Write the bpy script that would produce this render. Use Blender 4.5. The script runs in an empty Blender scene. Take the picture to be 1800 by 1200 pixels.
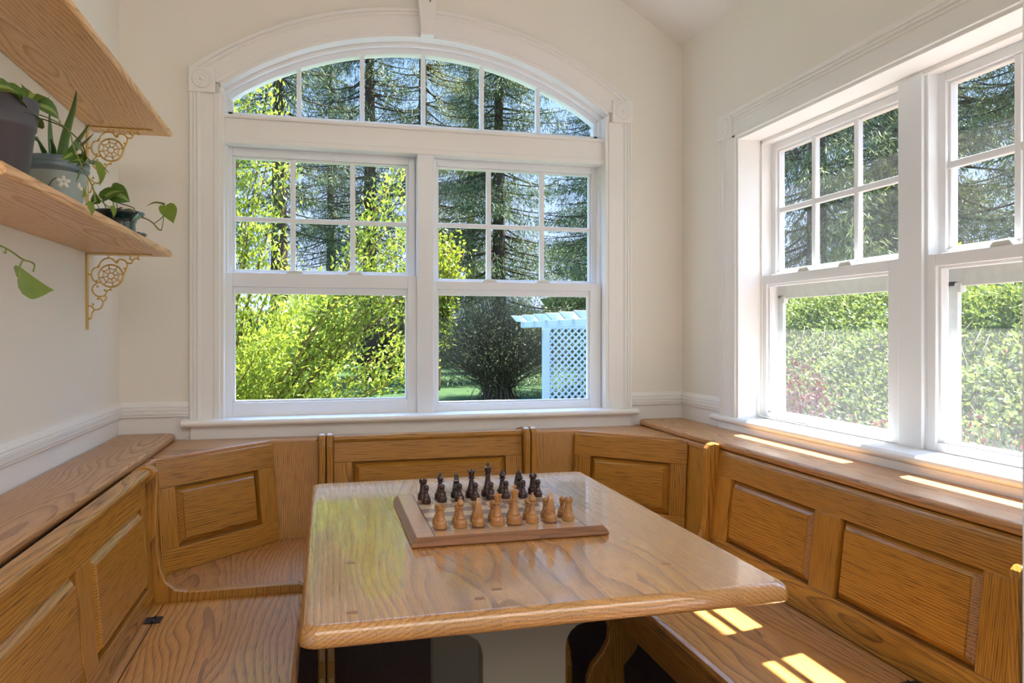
import bpy, bmesh, math, random
import numpy as np
from mathutils import Matrix, Vector, Quaternion

random.seed(7)
RNG = np.random.default_rng(11)
scene = bpy.context.scene
COL = scene.collection
PI = math.pi
XC = 0.397                      # centre line of the nook

# ------------------------------------------------------------------ materials
def new_mat(name):
    m = bpy.data.materials.new(name)
    m.use_nodes = True
    nt = m.node_tree
    nt.nodes.clear()
    out = nt.nodes.new('ShaderNodeOutputMaterial')
    return m, nt, out

def N(nt, kind, **kw):
    n = nt.nodes.new(kind)
    for k, v in kw.items():
        if k in n.inputs.keys() if isinstance(k, str) else False:
            n.inputs[k].default_value = v
        else:
            setattr(n, k, v)
    return n

def L(nt, a, b):
    nt.links.new(a, b)

def rgb(r, g, b):
    f = lambda c: ((c / 255) / 12.92 if c / 255 <= 0.04045 else ((c / 255 + 0.055) / 1.055) ** 2.4)
    return (f(r), f(g), f(b), 1.0)

def plain(name, col, rough=0.5, spec=0.5, metal=0.0, noise=0.0, nscale=8.0, bump=0.0, coat=0.0):
    m, nt, out = new_mat(name)
    p = N(nt, 'ShaderNodeBsdfPrincipled')
    p.inputs['Base Color'].default_value = col
    p.inputs['Roughness'].default_value = rough
    p.inputs['Specular IOR Level'].default_value = spec
    p.inputs['Metallic'].default_value = metal
    p.inputs['Coat Weight'].default_value = coat
    if noise or bump:
        tc = N(nt, 'ShaderNodeTexCoord')
        nz = N(nt, 'ShaderNodeTexNoise')
        nz.inputs['Scale'].default_value = nscale
        nz.inputs['Detail'].default_value = 4
        L(nt, tc.outputs['Object'], nz.inputs['Vector'])
        if noise:
            mx = N(nt, 'ShaderNodeMix', data_type='RGBA', blend_type='MIX')
            mx.inputs['A'].default_value = tuple(max(0, c * (1 - noise)) for c in col[:3]) + (1,)
            mx.inputs['B'].default_value = tuple(min(1, c * (1 + noise)) for c in col[:3]) + (1,)
            L(nt, nz.outputs['Fac'], mx.inputs['Factor'])
            L(nt, mx.outputs['Result'], p.inputs['Base Color'])
        if bump:
            b = N(nt, 'ShaderNodeBump')
            b.inputs['Strength'].default_value = bump
            b.inputs['Distance'].default_value = 0.002
            L(nt, nz.outputs['Fac'], b.inputs['Height'])
            L(nt, b.outputs['Normal'], p.inputs['Normal'])
    L(nt, p.outputs['BSDF'], out.inputs['Surface'])
    return m

def math_node(nt, op, a, b=None, c=None):
    n = N(nt, 'ShaderNodeMath', operation=op)
    for i, v in enumerate((a, b, c)):
        if v is None:
            continue
        if isinstance(v, (int, float)):
            n.inputs[i].default_value = v
        else:
            L(nt, v, n.inputs[i])
    return n.outputs[0]

def oak(name, grain='x', light=(205, 148, 78), dark=(128, 78, 33), rough=0.35, coat=0.25, ring=42.0, plank=0.0, plank_axis='y', contrast=1.0, flat='z', coat_rough=0.15):
    """Procedural oak: plain-sawn growth rings along one axis, pores, optional glued boards."""
    m, nt, out = new_mat(name)
    tc = N(nt, 'ShaderNodeTexCoord')
    oi = N(nt, 'ShaderNodeObjectInfo')
    sp = N(nt, 'ShaderNodeSeparateXYZ')
    L(nt, tc.outputs['Object'], sp.inputs[0])
    ax = {'x': sp.outputs[0], 'y': sp.outputs[1], 'z': sp.outputs[2]}
    others = [k for k in 'xyz' if k != grain]
    if flat in others:
        others.remove(flat); others.append(flat)   # last = thickness axis
    g, a, b = ax[grain], ax[others[0]], ax[others[1]]
    rnd = math_node(nt, 'MULTIPLY', oi.outputs['Random'], 7.3)
    if plank:
        idx = math_node(nt, 'FLOOR', math_node(nt, 'DIVIDE', math_node(nt, 'ADD', ax[plank_axis], 10.03), plank))
        wn = N(nt, 'ShaderNodeTexWhiteNoise', noise_dimensions='1D')
        L(nt, idx, wn.inputs['W'])
        pr = wn.outputs['Value']
        rnd = math_node(nt, 'ADD', rnd, math_node(nt, 'MULTIPLY', pr, 9.0))
    else:
        pr = None
    g2 = math_node(nt, 'ADD', g, rnd)
    a2 = math_node(nt, 'ADD', a, math_node(nt, 'MULTIPLY', math_node(nt, 'SINE', math_node(nt, 'MULTIPLY', rnd, 3.1)), 0.06))
    # slow wander along the grain
    cv = N(nt, 'ShaderNodeCombineXYZ')
    L(nt, math_node(nt, 'MULTIPLY', g2, 1.15), cv.inputs[0])
    L(nt, math_node(nt, 'MULTIPLY', a2, 5.0), cv.inputs[1])
    L(nt, math_node(nt, 'MULTIPLY', b, 5.0), cv.inputs[2])
    n1 = N(nt, 'ShaderNodeTexNoise'); n1.inputs['Scale'].default_value = 1.0; n1.inputs['Detail'].default_value = 2.0
    n1.inputs['Roughness'].default_value = 0.35
    L(nt, cv.outputs[0], n1.inputs['Vector'])
    # distance from a pith axis running under the face
    bb = math_node(nt, 'ADD', b, 0.05)
    r = math_node(nt, 'SQRT', math_node(nt, 'ADD', math_node(nt, 'MULTIPLY', a2, a2), math_node(nt, 'MULTIPLY', bb, bb)))
    f = math_node(nt, 'ADD', math_node(nt, 'MULTIPLY', r, ring * 3.6), math_node(nt, 'MULTIPLY', n1.outputs['Fac'], 15.0))
    fr = math_node(nt, 'FRACT', f)
    ramp = N(nt, 'ShaderNodeValToRGB')
    e = ramp.color_ramp.elements
    e[0].position = 0.0; e[0].color = (0.15, 0.15, 0.15, 1)
    e[1].position = 1.0; e[1].color = (1, 1, 1, 1)
    x = e.new(0.35); x.color = (0.10, 0.10, 0.10, 1)
    x = e.new(0.72); x.color = (0.42, 0.42, 0.42, 1)
    x = e.new(0.93); x.color = (0.95, 0.95, 0.95, 1)
    L(nt, fr, ramp.inputs[0])
    # pores
    cp = N(nt, 'ShaderNodeCombineXYZ')
    L(nt, math_node(nt, 'MULTIPLY', g2, 14.0), cp.inputs[0])
    L(nt, math_node(nt, 'MULTIPLY', a2, 420.0), cp.inputs[1])
    L(nt, math_node(nt, 'MULTIPLY', b, 420.0), cp.inputs[2])
    n2 = N(nt, 'ShaderNodeTexNoise'); n2.inputs['Scale'].default_value = 1.0; n2.inputs['Detail'].default_value = 2.0
    L(nt, cp.outputs[0], n2.inputs['Vector'])
    pore = N(nt, 'ShaderNodeMapRange'); pore.inputs['From Min'].default_value = 0.50; pore.inputs['From Max'].default_value = 0.72
    L(nt, n2.outputs['Fac'], pore.inputs['Value'])
    k = math_node(nt, 'ADD', math_node(nt, 'MULTIPLY', ramp.outputs['Color'], 0.60 * contrast), math_node(nt, 'MULTIPLY', pore.outputs[0], 0.55 * contrast))
    k = math_node(nt, 'MINIMUM', k, 1.0)
    mx = N(nt, 'ShaderNodeMix', data_type='RGBA', blend_type='MIX')
    mx.inputs['A'].default_value = rgb(*light)
    mx.inputs['B'].default_value = rgb(*dark)
    L(nt, k, mx.inputs['Factor'])
    # broad tone change
    hv = N(nt, 'ShaderNodeHueSaturation')
    cv2 = N(nt, 'ShaderNodeCombineXYZ')
    L(nt, math_node(nt, 'MULTIPLY', g2, 1.1), cv2.inputs[0]); L(nt, math_node(nt, 'MULTIPLY', a2, 3.0), cv2.inputs[1])
    n3 = N(nt, 'ShaderNodeTexNoise'); n3.inputs['Scale'].default_value = 1.0
    L(nt, cv2.outputs[0], n3.inputs['Vector'])
    val = math_node(nt, 'ADD', math_node(nt, 'MULTIPLY', n3.outputs['Fac'], 0.35), 0.84)
    if pr is not None:
        val = math_node(nt, 'ADD', val, math_node(nt, 'MULTIPLY', math_node(nt, 'SUBTRACT', pr, 0.5), 0.16))
    else:
        val = math_node(nt, 'ADD', val, math_node(nt, 'MULTIPLY', math_node(nt, 'SUBTRACT', oi.outputs['Random'], 0.5), 0.14))
    L(nt, val, hv.inputs['Value'])
    L(nt, mx.outputs['Result'], hv.inputs['Color'])
    p = N(nt, 'ShaderNodeBsdfPrincipled')
    L(nt, hv.outputs['Color'], p.inputs['Base Color'])
    rr = math_node(nt, 'ADD', math_node(nt, 'MULTIPLY', k, 0.18), rough)
    L(nt, rr, p.inputs['Roughness'])
    p.inputs['Coat Weight'].default_value = coat
    p.inputs['Coat Roughness'].default_value = coat_rough
    p.inputs['Coat IOR'].default_value = 1.75 if coat > .8 else 1.5
    bp = N(nt, 'ShaderNodeBump'); bp.inputs['Strength'].default_value = 0.12; bp.inputs['Distance'].default_value = 0.0006
    bp.invert = True
    L(nt, pore.outputs[0], bp.inputs['Height'])
    L(nt, bp.outputs['Normal'], p.inputs['Normal'])
    L(nt, p.outputs['BSDF'], out.inputs['Surface'])
    return m

def wall_paint():
    m, nt, out = new_mat('wall_paint')
    tc = N(nt, 'ShaderNodeTexCoord'); sp = N(nt, 'ShaderNodeSeparateXYZ')
    geo = N(nt, 'ShaderNodeNewGeometry')
    L(nt, geo.outputs['Position'], sp.inputs[0])
    gt = math_node(nt, 'GREATER_THAN', sp.outputs[2], 0.90)
    mx = N(nt, 'ShaderNodeMix', data_type='RGBA', blend_type='MIX')
    mx.inputs['A'].default_value = rgb(238, 237, 234)
    mx.inputs['B'].default_value = rgb(237, 233, 223)
    L(nt, gt, mx.inputs['Factor'])
    p = N(nt, 'ShaderNodeBsdfPrincipled'); p.inputs['Roughness'].default_value = 0.6
    p.inputs['Specular IOR Level'].default_value = 0.3
    L(nt, mx.outputs['Result'], p.inputs['Base Color'])
    nz = N(nt, 'ShaderNodeTexNoise'); nz.inputs['Scale'].default_value = 260
    L(nt, tc.outputs['Object'], nz.inputs['Vector'])
    bp = N(nt, 'ShaderNodeBump'); bp.inputs['Strength'].default_value = 0.06; bp.inputs['Distance'].default_value = 0.001
    L(nt, nz.outputs['Fac'], bp.inputs['Height']); L(nt, bp.outputs['Normal'], p.inputs['Normal'])
    L(nt, p.outputs['BSDF'], out.inputs['Surface'])
    return m

def glass_mat(name, haze=0.0, tint=(0.97, 0.985, 0.98, 1)):
    m, nt, out = new_mat(name)
    tr = N(nt, 'ShaderNodeBsdfTransparent'); tr.inputs['Color'].default_value = tint
    gl = N(nt, 'ShaderNodeBsdfGlossy'); gl.inputs['Roughness'].default_value = 0.0
    lw = N(nt, 'ShaderNodeLayerWeight'); lw.inputs['Blend'].default_value = 0.5
    fac0 = math_node(nt, 'ADD', math_node(nt, 'MULTIPLY', math_node(nt, 'POWER', lw.outputs['Facing'], 5.0), .4), .004)
    ms = N(nt, 'ShaderNodeMixShader')
    L(nt, fac0, ms.inputs[0]); L(nt, tr.outputs[0], ms.inputs[1]); L(nt, gl.outputs[0], ms.inputs[2])
    last = ms.outputs[0]
    if haze:
        tc = N(nt, 'ShaderNodeTexCoord')
        nz = N(nt, 'ShaderNodeTexNoise'); nz.inputs['Scale'].default_value = 60; nz.inputs['Detail'].default_value = 6
        L(nt, tc.outputs['Object'], nz.inputs['Vector'])
        fac = math_node(nt, 'MULTIPLY', nz.outputs['Fac'], haze * 2)
        df = N(nt, 'ShaderNodeBsdfDiffuse'); df.inputs['Color'].default_value = (0.8, 0.8, 0.8, 1)
        tl = N(nt, 'ShaderNodeBsdfTranslucent'); tl.inputs['Color'].default_value = (0.8, 0.8, 0.8, 1)
        m1 = N(nt, 'ShaderNodeMixShader'); m1.inputs[0].default_value = 0.5
        L(nt, df.outputs[0], m1.inputs[1]); L(nt, tl.outputs[0], m1.inputs[2])
        m2 = N(nt, 'ShaderNodeMixShader')
        L(nt, fac, m2.inputs[0]); L(nt, last, m2.inputs[1]); L(nt, m1.outputs[0], m2.inputs[2])
        last = m2.outputs[0]
    L(nt, last, out.inputs['Surface'])
    return m

def leaf_mat(name, c1, c2, c3=None, translucent=0.4, rough=0.5, scale=3.0, vein=False):
    """leaf colours vary leaf by leaf (random per island) and in drifts (noise)."""
    m, nt, out = new_mat(name)
    geo = N(nt, 'ShaderNodeNewGeometry')
    ramp = N(nt, 'ShaderNodeValToRGB')
    e = ramp.color_ramp.elements
    e[0].color = rgb(*c1); e[1].color = rgb(*c2)
    if c3:
        x = e.new(0.82); x.color = rgb(*c2); e[2].color = rgb(*c3)
    tc = N(nt, 'ShaderNodeTexCoord')
    nz = N(nt, 'ShaderNodeTexNoise'); nz.inputs['Scale'].default_value = scale
    L(nt, tc.outputs['Object'], nz.inputs['Vector'])
    v = math_node(nt, 'ADD', math_node(nt, 'MULTIPLY', geo.outputs['Random Per Island'], 0.6), math_node(nt, 'MULTIPLY', nz.outputs['Fac'], 0.45))
    L(nt, v, ramp.inputs[0])
    p = N(nt, 'ShaderNodeBsdfPrincipled'); p.inputs['Roughness'].default_value = rough
    p.inputs['Specular IOR Level'].default_value = 0.3
    L(nt, ramp.outputs['Color'], p.inputs['Base Color'])
    tl = N(nt, 'ShaderNodeBsdfTranslucent')
    L(nt, ramp.outputs['Color'], tl.inputs['Color'])
    ms = N(nt, 'ShaderNodeMixShader'); ms.inputs[0].default_value = translucent
    L(nt, p.outputs[0], ms.inputs[1]); L(nt, tl.outputs[0], ms.inputs[2])
    L(nt, ms.outputs[0], out.inputs['Surface'])
    return m

M = {}
M['wall'] = wall_paint()
M['ceiling'] = plain('ceiling_paint', rgb(240, 238, 232), 0.7, 0.2)
M['trim'] = plain('white_trim_paint', rgb(240, 239, 236), 0.35, 0.5, noise=0.015, nscale=14)
M['vinyl'] = plain('white_vinyl', rgb(236, 238, 240), 0.3, 0.5)
M['glass'] = glass_mat('clear_glass')
M['dusty'] = glass_mat('dusty_glass', 0.018)
M['hazed'] = glass_mat('sunlit_dusty_glass', 0.045)
HL, HD = (191, 134, 46), (82, 46, 11)
for ax_ in 'xyz':
    for fl in 'xyz':
        if ax_ != fl:
            M['oak_%s_%s' % (ax_, fl)] = oak('oak_%s_%s' % (ax_, fl), ax_, HL, HD, 0.34, 0.3, flat=fl)
M['cap_x'] = oak('worn_oak_x', 'x', (196, 142, 84), (124, 78, 42), 0.36, 0.35, flat='z')
M['cap_y'] = oak('worn_oak_y', 'y', (196, 142, 84), (124, 78, 42), 0.36, 0.35, flat='z')
M['table'] = oak('table_oak', 'y', (208, 150, 78), (112, 66, 28), 0.26, 0.9, plank=0.148, plank_axis='x', contrast=0.95, flat='z', coat_rough=0.07)
M['seat_y'] = oak('seat_oak_y', 'y', (200, 142, 66), (92, 52, 18), 0.34, 0.5, plank=0.17, plank_axis='x', flat='z')
M['seat_d'] = oak('seat_oak_d', 'y', (188, 128, 64), (98, 58, 26), 0.36, 0.4, plank=0.11, plank_axis='x', flat='z')
M['seat_x'] = oak('seat_oak_x', 'x', (188, 128, 64), (98, 58, 26), 0.36, 0.4, plank=0.17, plank_axis='y', flat='z')
M['shelf'] = oak('shelf_oak', 'y', (228, 182, 126), (166, 114, 70), 0.4, 0.2, ring=34, flat='z')
M['floor'] = oak('floor_boards', 'y', (112, 74, 56), (66, 42, 32), 0.35, 0.3, plank=0.11, plank_axis='x', flat='z')
M['legpaint'] = plain('grey_painted_board', rgb(124, 120, 102), 0.5, 0.4, noise=0.04, nscale=3)
M['brass'] = plain('aged_brass', rgb(222, 188, 112), 0.34, 0.5, 1.0, noise=0.2, nscale=60)
M['iron'] = plain('black_iron', rgb(38, 36, 36), 0.45, 0.5, 0.6)
M['latch'] = plain('latch_plastic', rgb(222, 222, 214), 0.4)
M['cable'] = plain('white_cable', rgb(236, 236, 232), 0.4)
M['alu'] = plain('screen_frame_metal', rgb(214, 216, 210), 0.5, 0.5, 0.1, noise=0.12, nscale=40)

# ------------------------------------------------------------------ mesh builder
WORLD = {}

class MB:
    def __init__(self):
        self.v = []; self.f = []; self.s = []; self.m = []
        self.mat = 0
    def add(self, vs, fs, smooth=False):
        b = len(self.v)
        self.v += [tuple(p) for p in vs]
        for q in fs:
            self.f.append([b + i for i in q]); self.s.append(smooth); self.m.append(self.mat)
        return self
    def box(self, x0, x1, y0, y1, z0, z1):
        x0, x1 = min(x0, x1), max(x0, x1); y0, y1 = min(y0, y1), max(y0, y1); z0, z1 = min(z0, z1), max(z0, z1)
        vs = [(x0, y0, z0), (x1, y0, z0), (x1, y1, z0), (x0, y1, z0), (x0, y0, z1), (x1, y0, z1), (x1, y1, z1), (x0, y1, z1)]
        return self.add(vs, [(0, 3, 2, 1), (4, 5, 6, 7), (0, 1, 5, 4), (1, 2, 6, 5), (2, 3, 7, 6), (3, 0, 4, 7)])
    def prism(self, poly, axis, lo, hi, smooth=False):
        """poly in the two remaining axes (x,y)/(x,z)/(y,z), extruded along axis; concave polygons allowed."""
        n = len(poly)
        area = sum(poly[i][0] * poly[(i + 1) % n][1] - poly[(i + 1) % n][0] * poly[i][1] for i in range(n))
        pl = list(poly) if area > 0 else list(reversed(poly))
        def P(p, t):
            return {'x': (t, p[0], p[1]), 'y': (p[0], t, p[1]), 'z': (p[0], p[1], t)}[axis]
        vs = [P(p, lo) for p in pl] + [P(p, hi) for p in pl]
        if axis == 'y':
            fs = [tuple(range(n)), tuple(range(2 * n - 1, n - 1, -1))]
            sd = [(i, n + i, n + (i + 1) % n, (i + 1) % n) for i in range(n)]
        else:
            fs = [tuple(range(n - 1, -1, -1)), tuple(range(n, 2 * n))]
            sd = [(i, (i + 1) % n, n + (i + 1) % n, n + i) for i in range(n)]
        self.add(vs, fs)
        b = len(self.v) - 2 * n
        for q in sd:
            self.f.append([b + i for i in q]); self.s.append(smooth); self.m.append(self.mat)
        return self
    def lathe(self, prof, c, n=24, cap=True, squash=None):
        """prof: (r, z) list from bottom to top about a vertical axis at c."""
        vs = []
        for r, z in prof:
            for i in range(n):
                a = 2 * PI * i / n
                vs.append((c[0] + r * math.cos(a), c[1] + r * math.sin(a), c[2] + z))
        fs = []
        for j in range(len(prof) - 1):
            for i in range(n):
                fs.append((j * n + i, j * n + (i + 1) % n, (j + 1) * n + (i + 1) % n, (j + 1) * n + i))
        self.add(vs, fs, True)
        b = len(self.v) - len(vs)
        if cap:
            self.f.append([b + i for i in range(n - 1, -1, -1)]); self.s.append(False); self.m.append(self.mat)
            t = b + (len(prof) - 1) * n
            self.f.append([t + i for i in range(n)]); self.s.append(False); self.m.append(self.mat)
        return self
    def tube(self, pts, r, n=8, closed=False):
        pts = [Vector(p) for p in pts]
        k = len(pts)
        rr = r if hasattr(r, '__len__') else [r] * k
        vs = []
        up = None
        for i, p in enumerate(pts):
            if closed:
                t = (pts[(i + 1) % k] - pts[i - 1])
            else:
                t = pts[min(i + 1, k - 1)] - pts[max(i - 1, 0)]
            t = t.normalized() if t.length > 1e-9 else Vector((0, 0, 1))
            if up is None:
                up = t.orthogonal().normalized()
            else:
                up = (up - t * up.dot(t))
                up = up.normalized() if up.length > 1e-6 else t.orthogonal().normalized()
            w = t.cross(up)
            for j in range(n):
                a = 2 * PI * j / n
                vs.append(p + (up * math.cos(a) + w * math.sin(a)) * rr[i])
        fs = []
        for i in range(k if closed else k - 1):
            for j in range(n):
                i2 = (i + 1) % k
                fs.append((i * n + j, i * n + (j + 1) % n, i2 * n + (j + 1) % n, i2 * n + j))
        self.add(vs, fs, True)
        b = len(self.v) - len(vs)
        if not closed:
            self.f.append([b + j for j in range(n - 1, -1, -1)]); self.s.append(False); self.m.append(self.mat)
            self.f.append([b + (k - 1) * n + j for j in range(n)]); self.s.append(False); self.m.append(self.mat)
        return self
    def sphere(self, c, r, n=14, sz=1.0):
        prof = [(max(1e-4, r * math.sin(PI * i / n)), -r * sz * math.cos(PI * i / n)) for i in range(n + 1)]
        return self.lathe(prof, c, n + 4)

def set_world(o, parent, local):
    WORLD[o.name] = (WORLD[parent.name] if parent is not None else Matrix.Identity(4)) @ local

def thing(name, label, cat, loc=(0, 0, 0), rz=0.0, group=None, kind=None):
    o = bpy.data.objects.new(name, None)
    COL.objects.link(o)
    o.empty_display_size = 0.05
    o.location = loc; o.rotation_euler = (0, 0, rz)
    WORLD[o.name] = Matrix.Translation(loc) @ Matrix.Rotation(rz, 4, 'Z')
    tag(o, label, cat, group, kind)
    return o

def tag(o, label=None, cat=None, group=None, kind=None):
    if label: o['label'] = label
    if cat: o['category'] = cat
    if group: o['group'] = group
    if kind: o['kind'] = kind
    return o

def build(name, mb, mat, parent=None, loc=None, local=None, bevel=0.0, seg=2, raw=False):
    """one mesh object. World coordinates unless raw (then already in the object's own frame);
    local = own matrix relative to the parent."""
    me = bpy.data.meshes.new(name)
    o = bpy.data.objects.new(name, me)
    lm = local if local is not None else Matrix.Translation(loc) if (loc is not None) else Matrix.Identity(4)
    set_world(o, parent, lm)
    inv = WORLD[o.name].inverted()
    vs = mb.v if raw else [tuple(inv @ Vector(p)) for p in mb.v]
    me.from_pydata([tuple(p) for p in vs], [], mb.f)
    me.polygons.foreach_set('use_smooth', mb.s)
    mats = mat if isinstance(mat, (list, tuple)) else [mat]
    for q in mats:
        me.materials.append(q)
    if len(mats) > 1:
        me.polygons.foreach_set('material_index', mb.m)
    me.update()
    COL.objects.link(o)
    if parent is not None:
        o.parent = parent
    o.matrix_local = lm
    if bevel:
        b = o.modifiers.new('bevel', 'BEVEL')
        b.width = bevel; b.segments = seg; b.limit_method = 'ANGLE'; b.angle_limit = math.radians(40)
    return o

def struct(name, mb, mat, bevel=0.0, parent=None):
    o = build(name, mb, mat, parent, bevel=bevel)
    if parent is None:
        o['kind'] = 'structure'
    return o

def copy_tree(o, parent=None, loc=None):
    c = o.copy(); COL.objects.link(c)
    c.parent = parent
    if parent is None and loc is not None:
        c.location = loc
    for ch in [x for x in bpy.data.objects if x.parent == o and x is not c]:
        copy_tree(ch, c)
    return c

def quads(name, V, mat, parent=None, loc=None, F=None):
    """fast mesh of many loose quads: V (n,4,3)."""
    V = np.asarray(V, dtype=np.float32)
    n = len(V)
    lm = Matrix.Translation(loc) if loc is not None else Matrix.Identity(4)
    me = bpy.data.meshes.new(name)
    o = bpy.data.objects.new(name, me)
    set_world(o, parent, lm)
    inv = np.array(WORLD[o.name].inverted(), dtype=np.float32)
    W = V.reshape(-1, 3) @ inv[:3, :3].T + inv[:3, 3]
    me.vertices.add(4 * n); me.loops.add(4 * n); me.polygons.add(n)
    me.vertices.foreach_set('co', W.ravel())
    me.loops.foreach_set('vertex_index', np.arange(4 * n, dtype=np.int32))
    me.polygons.foreach_set('loop_start', np.arange(0, 4 * n, 4, dtype=np.int32))
    me.update(calc_edges=True)
    me.materials.append(mat)
    COL.objects.link(o)
    if parent is not None:
        o.parent = parent
    o.matrix_local = lm
    return o

def leaf_quads(C, D, size, width=0.45, jitter=0.7):
    """rhombic leaves at C (n,3) pointing roughly along D (n,3)."""
    n = len(C)
    D = D + RNG.normal(0, jitter, (n, 3))
    D /= np.linalg.norm(D, axis=1, keepdims=True) + 1e-9
    R = RNG.normal(0, 1, (n, 3))
    S = np.cross(D, R); S /= np.linalg.norm(S, axis=1, keepdims=True) + 1e-9
    s = (np.asarray(size) * RNG.uniform(0.65, 1.3, n))[:, None]
    w = s * width * 0.5
    V = np.stack([C, C + D * s * 0.45 + S * w, C + D * s, C + D * s * 0.45 - S * w], axis=1)
    return V

def catmull(P, n=6, closed=False):
    P = [np.array(p, float) for p in P]
    out = []
    k = len(P)
    for i in range(k if closed else k - 1):
        p0 = P[(i - 1) % k] if closed else P[max(i - 1, 0)]
        p1 = P[i]; p2 = P[(i + 1) % k]
        p3 = P[(i + 2) % k] if closed else P[min(i + 2, k - 1)]
        for j in range(n):
            t = j / n
            out.append(0.5 * ((2 * p1) + (-p0 + p2) * t + (2 * p0 - 5 * p1 + 4 * p2 - p3) * t * t + (-p0 + 3 * p1 - 3 * p2 + p3) * t ** 3))
    if not closed:
        out.append(P[-1])
    return [tuple(p) for p in out]

# ------------------------------------------------------------------ room shell
XL, XR, YB = -0.722, 1.518, 2.973
CZ, CS = 2.452, 0.618                     # eaves height, ceiling slope
def ceil_z(x):
    return CZ + CS * (XR - x) if x > XC else CZ + CS * (x - (2 * XC - XR))
YF = -0.25                                 # the nook and the added unseen ceiling run on behind the viewpoint

w = MB(); w.box(XL - 0.12, XL, 0.2, YB + 0.15, -0.02, 2.47); struct('wall_left', w, M['wall'])

# back wall with an arch-topped opening
HW = 0.775                                # half width of opening
def arch_z(x, r=1.303, c=1.094):
    return c + math.sqrt(max(r * r - (x - XC) ** 2, 0))
w = MB()
y0, y1 = YB, YB + 0.15
w.prism([(XL, 0), (XC - HW, 0), (XC - HW, ceil_z(XC - HW) + .01), (XL, ceil_z(XL) + .01)], 'y', y0, y1)
w.prism([(XR, 0), (XC + HW, 0), (XC + HW, ceil_z(XC + HW) + .01), (XR, ceil_z(XR) + .01)], 'y', y0, y1)
w.box(XC - HW, XC + HW, y0, y1, 0, 0.875)
xs = np.linspace(XC - HW, XC + HW, 41)
w.prism([(x, arch_z(x)) for x in xs] + [(x, ceil_z(x) + .01) for x in (XC + HW, XC, XC - HW)], 'y', y0, y1)
struct('wall_back', w, M['wall'])

# right wall with a wide opening for the twin window
RY0, RY1, RZ0, RZ1 = 0.998, 2.512, 0.87, 1.945
w = MB()
w.box(XR, XR + 0.17, RY1, YB + 0.15, 0, CZ + .02)
w.box(XR, XR + 0.17, 0.72, RY0, 0, CZ + .02)
w.box(XR, XR + 0.17, RY0, RY1, 0, RZ0)
w.box(XR, XR + 0.17, RY0, RY1, RZ1, CZ + .02)
struct('wall_right', w, M['wall'])
# return at the mouth of the nook, its white corner just shows at the right of the view
w = MB(); w.box(0.952, XR + 0.17, 0.72, 0.84, 0, CZ + 0.34); struct('wall_front', w, M['trim'], 0.002)

w = MB()
ov = 0.214                                 # eaves run out over the windows
for (xa, xb) in ((XC, XR + 0.17 + ov), (XC, 2 * XC - XR - 0.17 - ov)):
    za, zb = ceil_z(XC), (CZ - CS * (0.17 + ov))
    w.prism([(xa, za), (xb, zb), (xb, zb + .12), (xa, za + .12)], 'y', YF, YB + 0.15)
struct('ceiling', w, M['ceiling'])
w = MB(); w.box(-2.6, 4.4, -3.6, YF - .02, 3.32, 3.42)
w.box(-2.6, 4.4, YF - .12, YF - .02, 3.2, 3.36)
struct('ceiling_added', w, M['ceiling'])  # unseen ceiling added to cut high sky light coming from behind
w = MB(); w.box(-2.6, 4.4, -3.7, -3.6, -.02, 3.42); struct('wall_added', w, M['wall'])  # unseen wall added behind the viewpoint only for the nook's light
w = MB(); w.box(-2.6, 4.4, -3.6, YB + 0.02, -0.05, 0.0); struct('floor', w, M['floor'])

# chair rails
def chair_rail(name, axis, lo, hi, face, sgn):
    prof = [(0, 0), (.006, 0), (.010, .004), (.010, .010), (.014, .013), (.014, .020), (.009, .022), (.009, .024), (.014, .026), (.014, .033),
            (.009, .035), (.009, .037), (.012, .040), (.010, .046), (.006, .057), (0, .057)]
    m = MB()
    poly = [(face + sgn * d, 0.896 + z) for d, z in prof]
    m.prism(poly, axis, lo, hi)
    struct(name, m, M['trim'])
chair_rail('trim_1', 'y', 0.25, YB - 0.0005, XL, 1)
chair_rail('trim_2', 'x', XL + .002, -0.483, YB, -1)
chair_rail('trim_3', 'x', 1.277, XR - .002, YB, -1)
chair_rail('trim_4', 'y', 2.627, YB - 0.0005, XR, -1)

# ------------------------------------------------------------------ windows
def rosette(parent, c, axis):
    """round turned ornament on a corner block; axis = facing direction ('y' faces -y, 'x' faces -x)."""
    m = MB()
    prof = [(.0345, 0), (.0345, .004), (.031, .007), (.027, .004), (.022, .004), (.018, .007), (.013, .004), (.009, .004), (.006, .008), (.0005, .010)]
    m.lathe(prof, (0, 0, 0), 28, cap=False)
    if axis == 'y':
        m.v = [(c[0] + p[0], c[1] - p[2], c[2] + p[1]) for p in m.v]
    else:
        m.v = [(c[0] - p[2], c[1] - p[0], c[2] + p[1]) for p in m.v]
    build('rosette', m, M['trim'], parent)

def fluted(m, lo, hi, outer, inner, face, base, axis, horiz):
    """flat casing board with a beaded band along its outer edge and a bead on its inner edge.
    outer/inner are the coordinates across the board; profile in (across, depth)."""
    d = 1 if inner > outer else -1
    wd = abs(inner - outer)
    pr = [(0, base), (0, .016), (.004, .020), (.010, .020), (.013, .016), (.016, .021), (.022, .021), (.025, .016), (.028, .021), (.034, .021), (.038, .016),
          (.040, .014), (wd - .022, .014), (wd - .020, .018), (wd - .003, .018), (wd, .014), (wd, base)]
    pts = [(outer + d * a, dep) for a, dep in pr]
    if horiz == 'back':        # board runs along z, across = x, depth -> y
        m.prism([(x, face - dep) for x, dep in pts], axis, lo, hi)
    else:                      # right wall: across = y, depth -> x
        m.prism([(face - dep, y) for y, dep in pts], axis, lo, hi)

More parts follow.
